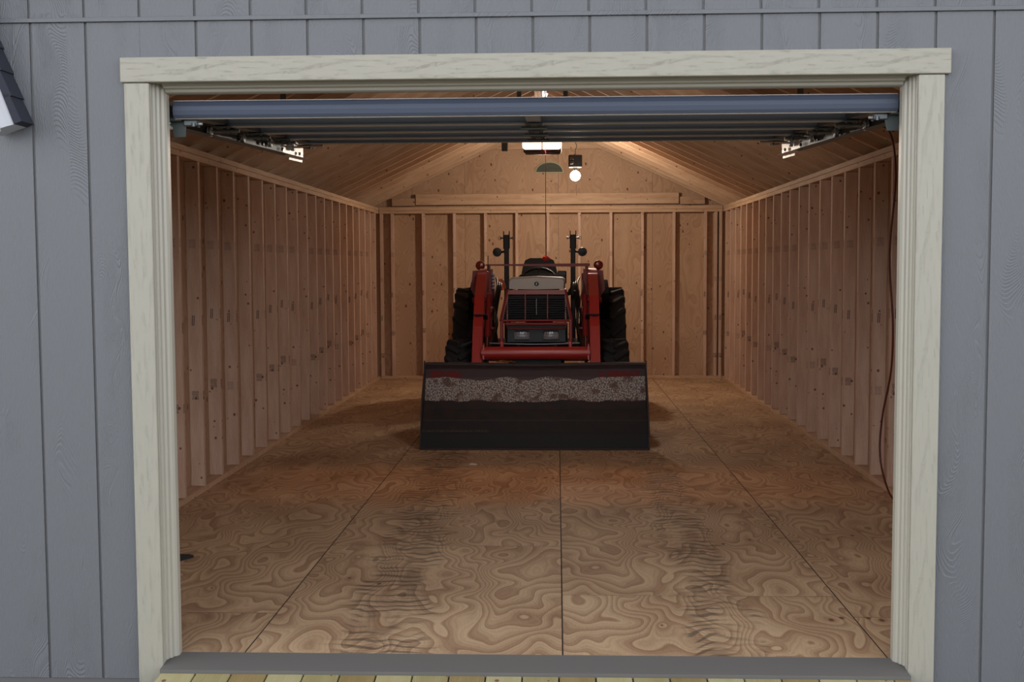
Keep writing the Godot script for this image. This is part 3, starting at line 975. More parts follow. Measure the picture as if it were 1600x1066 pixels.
func build_opener() -> void:
	var o := thing("door_opener", "ceiling garage door opener with two glowing white light lenses above the floor", "door opener", Vector3(-0.115, 2.225, -3.56))
	# motor body in two halves, shaped as a slot that narrows the lamplight downwards
	var st := mb()
	cbox(st, Vector3(0, 0.14, 0.085), Vector3(0.25, 0.27, 0.105), 0.012)
	put(st, "front_housing", M.brown_plastic, o)
	st = mb()
	cbox(st, Vector3(0, 0.14, -0.105), Vector3(0.25, 0.27, 0.145), 0.012)
	put(st, "motor_housing", M.brown_plastic, o)
	for s in [-1.0, 1.0]:
		box("slot_baffle", Vector3(0.012, 0.27, 0.07), Vector3(s * 0.119, 0.14, 0.0), M.brown_plastic, o, 0.003)  # end walls added to keep the bulb's light off the side walls
	box("top_cover", Vector3(0.26, 0.012, 0.33), Vector3(0, 0.281, -0.02), M.black_plastic, o, 0.004)
	for s in [-1.0, 1.0]:
		st = mb()
		# lens: curved along its lower corner, wrapping the front housing
		var p := [Vector2(0.004, 0.0), Vector2(0.112, 0.002), Vector2(0.126, 0.012), Vector2(0.129, 0.03), Vector2(0.128, 0.058), Vector2(0.004, 0.058)]
		var q := []
		for v in p:
			q.append(Vector2(v.x * s, v.y))
		prism(st, q, 0.03, Transform3D(Basis(), Vector3(0, 0.008, 0.150)))
		put(st, "light_lens", M.lens_glow, o, "added rear lens glowing as fill")
		st = mb()
		prism(st, q, 0.03, Transform3D(Basis(), Vector3(0, 0.008, -0.194)))  # rear lens is added, to brighten the walls and the tractor front
		put(st, "light_lens", M.lens_glow, o, "added rear lens glowing as fill")
	st = mb()
	prism(st, [Vector2(-0.122, 0.006), Vector2(-0.10, -0.008), Vector2(-0.03, -0.014), Vector2(0.03, -0.014), Vector2(0.10, -0.008), Vector2(0.122, 0.006)], 0.034, Transform3D(Basis(), Vector3(0, 0.001, 0.149)))
	put(st, "lens_frame", M.brown_plastic, o)
	var b := mb()
	lathe(b, [Vector2(0.0, -0.03), Vector2(0.014, -0.026), Vector2(0.022, -0.012), Vector2(0.020, 0.004), Vector2(0.012, 0.02), Vector2(0.0, 0.022)], 16, axis_x(Vector3(0, 0.135, 0.0)))
	put(b, "light_bulb", M.led, o, "warm bulb in the lamp chamber")
	box("strap_bar", Vector3(0.35, 0.025, 0.025), Vector3(0, 0.299, -0.05), M.galv_dull, o, 0.002)
	box("trolley_rail", Vector3(0.02, 0.035, 3.3), Vector3(0.022, 0.235, 1.78), M.galv_dull, o, 0.003)
	box("hanging_strap", Vector3(0.03, 0.72, 0.003), Vector3(-0.155, 0.62, -0.05), M.galv_dull, o, 0.001)
	box("hanging_strap", Vector3(0.03, 0.72, 0.003), Vector3(0.155, 0.62, -0.05), M.galv_dull, o, 0.001)
	var l := OmniLight3D.new()
	l.name = "opener_light"
	l.position = Vector3(0, 0.135, 0)
	l.light_color = Color(1.0, 0.72, 0.50)
	l.light_energy = OPENER_ENERGY
	l.light_size = 0.012
	l.omni_range = 14.0
	l.omni_attenuation = 2.0
	l.shadow_enabled = true
	o.add_child(l)
	# soft light of the front lens, plus an added rear fill light
	for e in [[0.168, 0.0, LENS_FRONT], [-0.214, PI, REAR_FILL]]:
		var a := AreaLight3D.new()
		a.name = "lens_light"
		a.area_size = Vector2(0.25, 0.055)
		a.position = Vector3(0, 0.038, e[0])
		a.rotation.y = e[1] + PI
		a.light_color = Color(1.0, 0.94, 0.88)
		a.light_energy = e[2]
		a.area_range = 14.0
		a.area_attenuation = 2.0
		a.shadow_enabled = true
		o.add_child(a)
	# release cord with its red handle
	var c := thing("release_cord", "thin red emergency release cord hanging from the opener, red knob at its end", "pull cord", Vector3(-0.092, 1.52, -3.36))
	st = mb()
	tube(st, [Vector3(0, 0.022, 0), Vector3(0.0, 0.9215, 0)], 0.0022, 6)
	put(st, "cord", M.red_cord, c)
	st = mb()
	lathe(st, [Vector2(0.0, -0.012), Vector2(0.014, -0.010), Vector2(0.022, 0.002), Vector2(0.020, 0.014), Vector2(0.009, 0.022), Vector2(0.0, 0.028)], 14)
	cbox(st, Vector3(0, 0.004, 0), Vector3(0.055, 0.014, 0.014), 0.004)
	put(st, "handle", M.red_cord, c)

func build_lamp() -> void:
	var o := thing("hanging_work_lamp", "black box lamp with a glaring round white bulb, hung under the roof tie", "work lamp", Vector3(0.19, 2.44, -9.06))
	var st := mb()
	cbox(st, Vector3(0, 0.218, 0), Vector3(0.155, 0.145, 0.06), 0.008)
	put(st, "lamp_body", M.black_plastic, o)
	st = mb()
	cbox(st, Vector3(-0.042, 0.25, 0.031), Vector3(0.04, 0.03, 0.006), 0.002)
	cbox(st, Vector3(-0.042, 0.20, 0.031), Vector3(0.04, 0.03, 0.006), 0.002)
	put(st, "outlet_faces", M.brown_plastic, o)
	st = mb()
	tube(st, curve([Vector3(0, 0.29, 0), Vector3(0.003, 0.35, 0), Vector3(0.016, 0.38, 0), Vector3(0.012, 0.41, 0), Vector3(0.0, 0.43, 0), Vector3(-0.002, 0.446, 0)]), 0.0035, 6)
	put(st, "hook", M.black_metal, o)
	st = mb()
	lathe(st, [Vector2(0.022, 0.155), Vector2(0.022, 0.115), Vector2(0.0, 0.115)], 14)
	put(st, "bulb_socket", M.black_plastic, o)
	st = mb()
	var pr := []
	for k in 13:
		var a := -PI / 2 + PI * 0.9 * k / 12
		pr.append(Vector2(maxf(cos(a) * 0.060, 0.0), 0.055 + sin(a) * 0.060))
	lathe(st, pr, 24)
	put(st, "light_bulb", M.led, o, "glaring white globe bulb")
	st = mb()
	for k in 20:
		lathe(st, [Vector2(0.0, -0.004), Vector2(0.0032, 0.0), Vector2(0.0, 0.004)], 6, Transform3D(Basis(), Vector3(0.012, -0.006 - 0.0085 * k, 0.062)))
	tube(st, [Vector3(0.012, 0.10, 0.062), Vector3(0.012, -0.17, 0.062)], 0.0014, 5)
	tube(st, [Vector3(0.0, 0.15, 0.03), Vector3(0.012, 0.10, 0.062)], 0.0014, 5)
	put(st, "pull_chain", M.chrome, o)
	var l := OmniLight3D.new()
	l.name = "bulb_light"
	l.position = Vector3(0, 0.055, 0)
	l.light_color = Color(1.0, 0.93, 0.84)
	l.light_energy = LAMP_ENERGY
	l.light_size = 0.055
	l.omni_range = 20.0
	l.omni_attenuation = 2.0
	l.shadow_enabled = true
	o.add_child(l)
	# small black box fixed to the same tie
	var b := thing("speaker_box", "small black box fixed to the roof tie beside the opener lamp", "speaker", Vector3(-0.61, 2.78, -9.062))
	st = mb()
	cbox(st, Vector3(0, 0.055, 0), Vector3(0.072, 0.11, 0.06), 0.006)
	put(st, "cabinet", M.black_plastic, b)
	st = mb()
	cbox(st, Vector3(0, 0.125, -0.008), Vector3(0.078, 0.04, 0.025), 0.003)
	put(st, "bracket", M.black_metal, b)

func build_gable_vent() -> void:
	var v := thing("gable_vent", "half round louvred gable vent with pale frame high on the plywood gable", "vent", Vector3(-0.116, 2.680, -10.938))
	var r := 0.187
	var ry := 0.146
	var outer := []
	var inner := []
	for k in 17:
		var a := PI * k / 16
		outer.append(Vector2(cos(a) * r, sin(a) * ry))
		inner.append(Vector2(cos(a) * (r - 0.016), 0.010 + sin(a) * (ry - 0.024)))
	var st := mb()
	prism(st, outer, 0.006, Transform3D(Basis(), Vector3(0, 0, 0)))
	put(st, "backing", M.vent, v)
	st = mb()
	for k in 16:
		prism(st, [outer[k], outer[k + 1], inner[k + 1], inner[k]], 0.022, Transform3D(Basis(), Vector3(0, 0, 0.008)))
	prism(st, [outer[16], outer[0], inner[0], inner[16]], 0.022, Transform3D(Basis(), Vector3(0, 0, 0.008)))
	put(st, "frame", M.vent_frame, v)
	for k in 6:
		var y := 0.018 + 0.018 * k
		var half := (r - 0.018) * sqrt(maxf(0.0, 1.0 - pow((y + 0.004 - 0.010) / (ry - 0.024), 2)))
		box("louvre", Vector3(half * 2, 0.004, 0.018), Vector3(0, y, 0.008), M.vent, v, 0.001, 0, Basis(Vector3(1, 0, 0), 0.6))

func build_small_things() -> void:
	# power cable hanging down the wall
	var c := thing("hanging_cable", "dark red power cable hanging down the stud wall to the floor", "cable", Vector3(2.05, 0.008, -3.0))
	var st := mb()
	var pts := [Vector3(-0.30, 2.43, -0.25), Vector3(-0.12, 2.34, -0.12), Vector3(-0.03, 2.27, -0.03), Vector3(0.0, 2.0, -0.0), Vector3(-0.012, 1.53, -0.06), Vector3(0.012, 1.1, -0.05), Vector3(0.02, 0.8, -0.10), Vector3(-0.01, 0.5, -0.17), Vector3(-0.02, 0.25, -0.17), Vector3(0.0, 0.06, -0.06), Vector3(0.015, 0.0, 0.10), Vector3(0.0, 0.0, 0.45)]
	tube(st, curve(pts, 6), 0.0065, 8)
	put(st, "cord", M.cable, c)
	# dark mat whose corner shows past the jamb
	var m := thing("rubber_mat", "black rubber mat on the plywood floor, one pointed corner past the jamb", "mat", Vector3(-1.99, 0.0, -1.44))
	st = mb()
	prism(st, [Vector2(0.118, 0.100), Vector2(0.09, 0.122), Vector2(-0.26, 0.135), Vector2(-0.30, -0.28), Vector2(-0.12, -0.30)], 0.012, Transform3D(Basis(Vector3(1, 0, 0), Vector3(0, 0, -1), Vector3(0, 1, 0)), Vector3(0, 0.0065, 0)))
	put(st, "sheet", M.rubber, m)
	st = mb()
	for k in 6:
		cbox(st, Vector3(-0.26 + 0.05 * k, 0.0145, 0.02), Vector3(0.008, 0.004, 0.2), 0.001)
	put(st, "ribs", M.rubber, m)
	# scrap of paper before the bucket
	var p := thing("paper_scrap", "tiny torn white paper scrap lying before the bucket", "paper", Vector3(-0.645, 0.0, -4.31))
	st = mb()
	prism(st, [Vector2(-0.03, -0.012), Vector2(0.028, -0.02), Vector2(0.02, 0.005), Vector2(-0.012, 0.026), Vector2(-0.026, 0.012)], 0.002, Transform3D(Basis(Vector3(1, 0, 0), Vector3(0, 0.12, -1).normalized(), Vector3(0, 1, 0.12).normalized()), Vector3(0, 0.005, 0)))
	put(st, "torn_sheet", M.paper, p)

# ------------------------------------------------------------------ the tractor
func wheel(parent: Node3D, at: Vector3, r: float, wide: float, rim: float, lugs: int, called: String, side: float) -> void:
	var t := Node3D.new()
	t.name = called
	t.position = at
	parent.add_child(t, true)
	var h := wide * 0.5
	var body := r - 0.032
	var st := mb()
	lathe(st, [Vector2(rim, -h * 0.78), Vector2(rim + 0.03, -h * 0.92), Vector2(lerpf(rim, body, 0.55), -h), Vector2(body - 0.045, -h * 0.94), Vector2(body - 0.012, -h * 0.78), Vector2(body, -h * 0.4), Vector2(body + 0.004, 0.0), Vector2(body, h * 0.4), Vector2(body - 0.012, h * 0.78), Vector2(body - 0.045, h * 0.94), Vector2(lerpf(rim, body, 0.55), h), Vector2(rim + 0.03, h * 0.92), Vector2(rim, h * 0.78)], 40, axis_x(Vector3.ZERO))
	put(st, "tyre", M.rubber, t)
	st = mb()
	for k in lugs * 2:
		var s := 1.0 if k % 2 == 0 else -1.0
		var a := TAU * k / (lugs * 2)
		var radial := Vector3(0, cos(a), sin(a))
		var along := Vector3(0, -sin(a), cos(a))
		var bs := Basis(Vector3.RIGHT, radial, along)
		var sk := bs * Basis(Vector3.UP, s * 0.72)
		cbox(st, radial * (body + 0.008) + Vector3(s * h * 0.42, 0, 0), Vector3(h * 1.12, 0.05, 0.042), 0.008, sk)
		# shoulder of the lug, running down the sidewall
		cbox(st, radial * (body - 0.022) + Vector3(s * h * 0.90, 0, 0) + along * (-0.36 * h), Vector3(h * 0.16, 0.07, 0.04), 0.007, bs)
	put(st, "tread_lugs", M.rubber, t)
	st = mb()
	var o := side
	lathe(st, [Vector2(0.0, 0.02), Vector2(0.06, 0.02), Vector2(0.07, 0.0), Vector2(rim * 0.7, -0.02), Vector2(rim - 0.02, 0.03), Vector2(rim, h * 0.8), Vector2(rim + 0.012, h * 0.85)], 28, axis_x(Vector3.ZERO) if o > 0 else Transform3D(Basis(Vector3(0, 0, 1), PI / 2), Vector3.ZERO))
	put(st, "rim", M.silver, t)

func build_tractor() -> void:
	var t := thing("loader_tractor", "red compact tractor with a worn front loader bucket parked on the plywood floor", "tractor", Vector3(-0.205, 0, -6.5))
	# wheels: z towards the camera is positive here
	wheel(t, Vector3(-0.735, 0.622, -1.65), 0.622, 0.32, 0.32, 20, "rear_wheel", -1)
	wheel(t, Vector3(0.735, 0.622, -1.65), 0.622, 0.32, 0.32, 20, "rear_wheel", 1)
	wheel(t, Vector3(-0.705, 0.398, 0.0), 0.398, 0.275, 0.2, 16, "front_wheel", -1)
	wheel(t, Vector3(0.705, 0.398, 0.0), 0.398, 0.275, 0.2, 16, "front_wheel", 1)
	var st := mb()
	cbox(st, Vector3(0, 0.40, 0), Vector3(1.15, 0.12, 0.13), 0.03)
	cbox(st, Vector3(0, 0.44, 0), Vector3(0.3, 0.22, 0.2), 0.04)
	put(st, "front_axle", M.black_metal, t)
	st = mb()
	cbox(st, Vector3(0, 0.60, -1.65), Vector3(1.15, 0.2, 0.22), 0.05)
	cbox(st, Vector3(0, 0.58, -1.2), Vector3(0.34, 0.42, 1.1), 0.06)
	cbox(st, Vector3(0, 0.60, -0.35), Vector3(0.36, 0.36, 1.2), 0.05)
	put(st, "chassis", M.black_metal, t)
	# fenders over the rear wheels
	for s in [-1.0, 1.0]:
		st = mb()
		var pr := []
		for k in 11:
			var a := lerpf(0.42, 2.1, k / 10.0)
			pr.append(Vector2(cos(a) * 0.665, sin(a) * 0.665))
		for k in 11:
			var a := lerpf(2.1, 0.42, k / 10.0)
			pr.append(Vector2(cos(a) * 0.655, sin(a) * 0.655))
		prism(st, pr, 0.2, Transform3D(Basis(Vector3(0, 0, 1), Vector3(0, 1, 0), Vector3(-1, 0, 0)), Vector3(s * 0.62, 0.66, -1.65)))
		cbox(st, Vector3(s * 0.515, 1.0, -1.68), Vector3(0.015, 0.62, 0.95), 0.006)
		put(st, "fender", M.fender, t)
		# marker lamps on the fenders
		st = mb()
		var f := Vector3(s * 0.617, 1.481, -1.40)
		lathe(st, [Vector2(0.0, 0.028), Vector2(0.030, 0.024), Vector2(0.047, 0.008), Vector2(0.050, -0.006), Vector2(0.046, -0.03), Vector2(0.0, -0.034)], 20, axis_z(f))
		var ml := put(st, "marker_lamp", M.red_lens if s > 0 else M.amber_lens, t, "round dull red marker lamp")
		st = mb()
		tube(st, [f + Vector3(0, -0.045, -0.01), f + Vector3(0, -0.17, -0.02)], 0.011, 8)
		put(st, "stalk", M.black_metal, ml)
	# roll bar, its hoop folded down behind the posts
	for s in [-1.0, 1.0]:
		var x: float = s * 0.358
		st = mb()
		cbox(st, Vector3(x, 1.19, -1.80), Vector3(0.052, 1.02, 0.06), 0.006)
		var post := put(st, "roll_bar_post", M.black_metal, t)
		st = mb()
		for q in [-1.0, 1.0]:
			cbox(st, Vector3(x + q * 0.03, 1.755, -1.80), Vector3(0.010, 0.19, 0.075), 0.003)
		cbox(st, Vector3(x, 1.735, -1.83), Vector3(0.05, 0.14, 0.03), 0.003)
		cbox(st, Vector3(x, 1.735, -1.775), Vector3(0.052, 0.15, 0.012), 0.003)
		put(st, "hinge_bracket", M.black_metal, post)
		st = mb()
		for y in [1.775]:
			tube(st, [Vector3(x - 0.068, y, -1.79), Vector3(x + 0.068, y, -1.79)], 0.008, 8)
			for q in [-1.0, 1.0]:
				lathe(st, [Vector2(0.0, -0.006), Vector2(0.014, -0.006), Vector2(0.014, 0.006), Vector2(0.0, 0.006)], 10, axis_x(Vector3(x + q * 0.062, y, -1.79)))
		var ring := []
		for k in 13:
			ring.append(Vector3(x - s * -0.075, 1.775, -1.79) + Vector3(s * 0.012 * cos(TAU * k / 12), 0.018 * sin(TAU * k / 12), 0))
		tube(st, ring, 0.003, 5)
		put(st, "lock_pin", M.steel, post)
		# work lamp on a short arm
		st = mb()
		var wl := Vector3(s * 0.459, 1.624, -1.79)
		lathe(st, [Vector2(0.0, 0.03), Vector2(0.044, 0.026), Vector2(0.049, 0.012), Vector2(0.047, -0.01), Vector2(0.03, -0.035), Vector2(0.0, -0.04)], 20, axis_z(wl))
		var lamp := put(st, "work_lamp", M.black_plastic, t, "round black lamp")
		st = mb()
		tube(st, [wl + Vector3(-s * 0.04, 0.0, -0.01), Vector3(x, 1.632, -1.80)], 0.012, 8)
		put(st, "lamp_arm", M.black_metal, lamp)
	st = mb()
	tube(st, curve([Vector3(-0.358, 1.73, -1.86), Vector3(-0.358, 1.30, -1.90), Vector3(-0.33, 1.20, -1.91), Vector3(-0.25, 1.17, -1.91), Vector3(0.25, 1.17, -1.91), Vector3(0.33, 1.20, -1.91), Vector3(0.358, 1.30, -1.90), Vector3(0.358, 1.73, -1.86)], 5), 0.026, 10)
	put(st, "folded_hoop", M.black_metal, t)
	# seat
	var seat := Node3D.new()
	seat.name = "seat"
	t.add_child(seat)
	st = mb()
	prism(st, [Vector2(-0.19, 1.10), Vector2(0.19, 1.10), Vector2(0.188, 1.42), Vector2(0.172, 1.50), Vector2(0.15, 1.555), Vector2(0.10, 1.578), Vector2(-0.10, 1.578), Vector2(-0.15, 1.555), Vector2(-0.172, 1.50), Vector2(-0.188, 1.42)], 0.09, Transform3D(Basis(Vector3(1, 0, 0), -0.12), Vector3(0, -0.015, -1.38)))
	put(st, "backrest", M.seat, seat)
	st = mb()
	cbox(st, Vector3(0, 1.08, -1.25), Vector3(0.44, 0.11, 0.42), 0.04)
	cbox(st, Vector3(0, 0.94, -1.28), Vector3(0.28, 0.2, 0.28), 0.02)
	put(st, "cushion", M.seat, seat)
	for s in [-1.0, 1.0]:
		box("armrest", Vector3(0.03, 0.06, 0.3), Vector3(s * 0.22, 1.30, -1.52), M.seat, seat, 0.01)
	# steering wheel and dash
	st = mb()
	var wheel_ring := []
	var tilt := Basis(Vector3(1, 0, 0), 0.75)
	for k in 29:
		var a := TAU * k / 28
		wheel_ring.append(Vector3(0, 1.33, -1.03) + tilt * Vector3(0.175 * cos(a), 0, 0.175 * sin(a)))
	tube(st, wheel_ring, 0.014, 8)
	for k in 3:
		var a := TAU * k / 3 + 0.5
		tube(st, [Vector3(0, 1.33, -1.03), Vector3(0, 1.33, -1.03) + tilt * Vector3(0.17 * cos(a), 0, 0.17 * sin(a))], 0.009, 6)
	put(st, "steering_wheel", M.black_plastic, t)
	st = mb()
	cbox(st, Vector3(0, 1.24, -0.93), Vector3(0.42, 0.3, 0.14), 0.03)
	cbox(st, Vector3(0.235, 1.36, -0.92), Vector3(0.09, 0.13, 0.06), 0.008)
	put(st, "dashboard", M.black_plastic, t)
	# hood: silver rounded top over red sides
	st = mb()
	var sec0 := hood_ring(0.245, 1.268, 1.362, 0.245)
	var rings := [[0.245, sec0], [0.225, hood_ring(0.252, 1.262, 1.374, 0.25)], [0.02, hood_ring(0.255, 1.26, 1.376, 0.25)], [-0.4, hood_ring(0.262, 1.26, 1.374, 0.25)], [-0.88, hood_ring(0.268, 1.26, 1.370, 0.26)]]
	for i in rings.size() - 1:
		for k in sec0.size() - 1:
			var p0: Vector2 = rings[i][1][k]
			var p1: Vector2 = rings[i][1][k + 1]
			var p2: Vector2 = rings[i + 1][1][k + 1]
			var p3: Vector2 = rings[i + 1][1][k]
			var z0: float = rings[i][0]
			var z1: float = rings[i + 1][0]
			quad(st, [Vector3(p0.x, p0.y, z0), Vector3(p1.x, p1.y, z0), Vector3(p2.x, p2.y, z1), Vector3(p3.x, p3.y, z1)], Vector3(p0.x, p0.y - 1.2, 0))
	for e in [[0.245, 0, 1.0], [-0.88, 4, -1.0]]:
		var rg: Array = rings[e[1]][1]
		for k in rg.size() - 1:
			tri(st, [Vector3(0, 1.262, e[0]), Vector3(rg[k].x, rg[k].y, e[0]), Vector3(rg[k + 1].x, rg[k + 1].y, e[0])], [Vector3(0, 0, e[2]), Vector3(0, 0, e[2]), Vector3(0, 0, e[2])], [Vector2.ZERO, Vector2.ZERO, Vector2.ZERO], Vector3(0, 0, e[2]))
	var hood := put(st, "hood", M.silver, t, "silver grey hood top")
	st = mb()
	lathe(st, [Vector2(0.0, 0.007), Vector2(0.017, 0.006), Vector2(0.021, 0.0)], 16, axis_z(Vector3(0, 1.312, 0.245)))
	var em := put(st, "emblem", M.black_plastic, hood, "small round black emblem")
	em.scale = Vector3.ONE
	st = mb()
	prism(st, [Vector2(-0.005, 1.302), Vector2(0.005, 1.302), Vector2(0.004, 1.322), Vector2(-0.002, 1.324)], 0.003, Transform3D(Basis(), Vector3(0, 0, 0.2535)))
	put(st, "emblem_mark", M.chrome, hood)
	for s in [-1.0, 1.0]:
		st = mb()
		prism(st, [Vector2(0.27, 1.258), Vector2(-0.88, 1.258), Vector2(-0.88, 0.98), Vector2(-0.1, 0.92), Vector2(0.34, 0.92), Vector2(0.34, 0.97)], 0.012, Transform3D(Basis(Vector3(0, 0, 1), Vector3(0, 1, 0), Vector3(-1, 0, 0)), Vector3(s * 0.262, 0, 0)))
		put(st, "side_panel", M.dark_red, t)
	# grille: a red frame that widens downwards, dark slats, two red uprights
	var g := Node3D.new()
	g.name = "grille"
	t.add_child(g)
	var lean := Transform3D(Basis(Vector3(1, 0, 0), -0.20), Vector3(0, 0.99, 0.335))      # local y up the sloping face
	st = mb()
	prism(st, [Vector2(-0.305, -0.01), Vector2(0.305, -0.01), Vector2(0.25, 0.268), Vector2(-0.25, 0.268)], 0.02, lean * Transform3D(Basis(), Vector3(0, 0, -0.035)))
	put(st, "radiator_core", M.radiator, g)
	for k in 10:
		var y := 0.008 + 0.0215 * k
		var half := lerpf(0.295, 0.25, y / 0.268) - 0.006
		st = mb()
		cbox(st, Vector3(0, y, -0.012), Vector3(half * 2, 0.012, 0.02), 0.002, Basis(Vector3(1, 0, 0), 0.35))
		var sl := put(st, "slat", M.grille, g)
		sl.transform = lean
	st = mb()
	prism(st, [Vector2(-0.262, 0.232), Vector2(0.262, 0.232), Vector2(0.254, 0.272), Vector2(-0.254, 0.272)], 0.03, lean * Transform3D(Basis(), Vector3(0, 0, -0.005)))
	for s in [-1.0, 1.0]:
		prism(st, [Vector2(s * 0.318, -0.012), Vector2(s * 0.302, -0.012), Vector2(s * 0.248, 0.268), Vector2(s * 0.264, 0.268)], 0.04, lean * Transform3D(Basis(), Vector3(0, 0, -0.008)))
	put(st, "grille_frame", M.dark_red, g)
	for s in [-1.0, 1.0]:
		st = mb()
		cbox(st, Vector3(s * 0.1, 0.115, 0.004), Vector3(0.011, 0.24, 0.014), 0.003)
		var up := put(st, "upright", M.dark_red, g)
		up.transform = lean
	st = mb()
	cbox(st, Vector3(0, 0.12, 0.0), Vector3(0.012, 0.15, 0.008), 0.002)
	put(st, "grille_badge", M.grille, g).transform = lean
	# nose below the grille with the head lamps
	st = mb()
	cbox(st, Vector3(0, 0.868, 0.29), Vector3(0.56, 0.19, 0.10), 0.02)
	put(st, "nose_panel", M.grille, t)
	for s in [-1.0, 1.0]:
		st = mb()
		cbox(st, Vector3(s * 0.131, 0.852, 0.340), Vector3(0.138, 0.086, 0.02), 0.008)
		var hl := put(st, "head_lamp", M.black_plastic, t)
		st = mb()
		# faceted glass over a bright bowl
		for i in 8:
			for j in 3:
				var px: float = s * 0.131 - 0.0595 + 0.017 * i
				var py: float = 0.852 - 0.024 + 0.024 * j
				var bow := 0.012 * (1.0 - pow((i - 3.5) / 4.0, 2.0))
				cbox(st, Vector3(px, py, 0.347 + bow * 0.5), Vector3(0.0168, 0.0238, 0.012), 0.003, Basis(Vector3(0, 1, 0), (i - 3.5) * 0.10) * Basis(Vector3(1, 0, 0), (j - 1) * -0.15))
		put(st, "lamp_glass", M.lamp_glass, hl, "silvery lamp glass")
	# brush guard
	st = mb()
	cbox(st, Vector3(0, 0.992, 0.47), Vector3(0.60, 0.018, 0.03), 0.006)
	cbox(st, Vector3(0, 0.962, 0.475), Vector3(0.56, 0.026, 0.03), 0.009)
	cbox(st, Vector3(0, 0.915, 0.36), Vector3(0.50, 0.02, 0.03), 0.006)
	for s in [-1.0, 1.0]:
		cbox(st, Vector3(s * 0.305, 0.86, 0.475), Vector3(0.030, 0.27, 0.032), 0.006)
		cbox(st, Vector3(s * 0.305, 0.97, 0.36), Vector3(0.024, 0.03, 0.25), 0.005)
		tube(st, [Vector3(s * 0.318, 0.99, 0.46), Vector3(s * 0.262, 1.26, 0.30)], 0.010, 8)
	put(st, "brush_guard", M.dark_red, t)
	st = mb()
	tube(st, curve([Vector3(-0.41, 0.797, 0.555), Vector3(-0.2, 0.790, 0.56), Vector3(0.0, 0.786, 0.56), Vector3(0.2, 0.790, 0.56), Vector3(0.385, 0.797, 0.555)]), 0.008, 8)
	put(st, "cross_rod", M.steel, t, "thin bare steel rod")
	# front bumper frame carrying the guard
	st = mb()
	cbox(st, Vector3(0, 0.62, 0.36), Vector3(0.5, 0.24, 0.22), 0.03)
	put(st, "front_weight_frame", M.black_metal, t)
	build_loader(t)

func hood_ring(half: float, low: float, high: float, _flat: float) -> Array:
	var out := [Vector2(-half, low)]
	for k in 7:
		var a := PI - PI * 0.5 * k / 6
		out.append(Vector2(-half + 0.04 + 0.04 * cos(a), high - 0.035 + 0.03 * sin(a)))
	out.append(Vector2(0, high + 0.006))
	for k in 7:
		var a := PI * 0.5 - PI * 0.5 * k / 6
		out.append(Vector2(half - 0.04 + 0.04 * cos(a), high - 0.035 + 0.03 * sin(a)))
	out.append(Vector2(half, low))
	return out

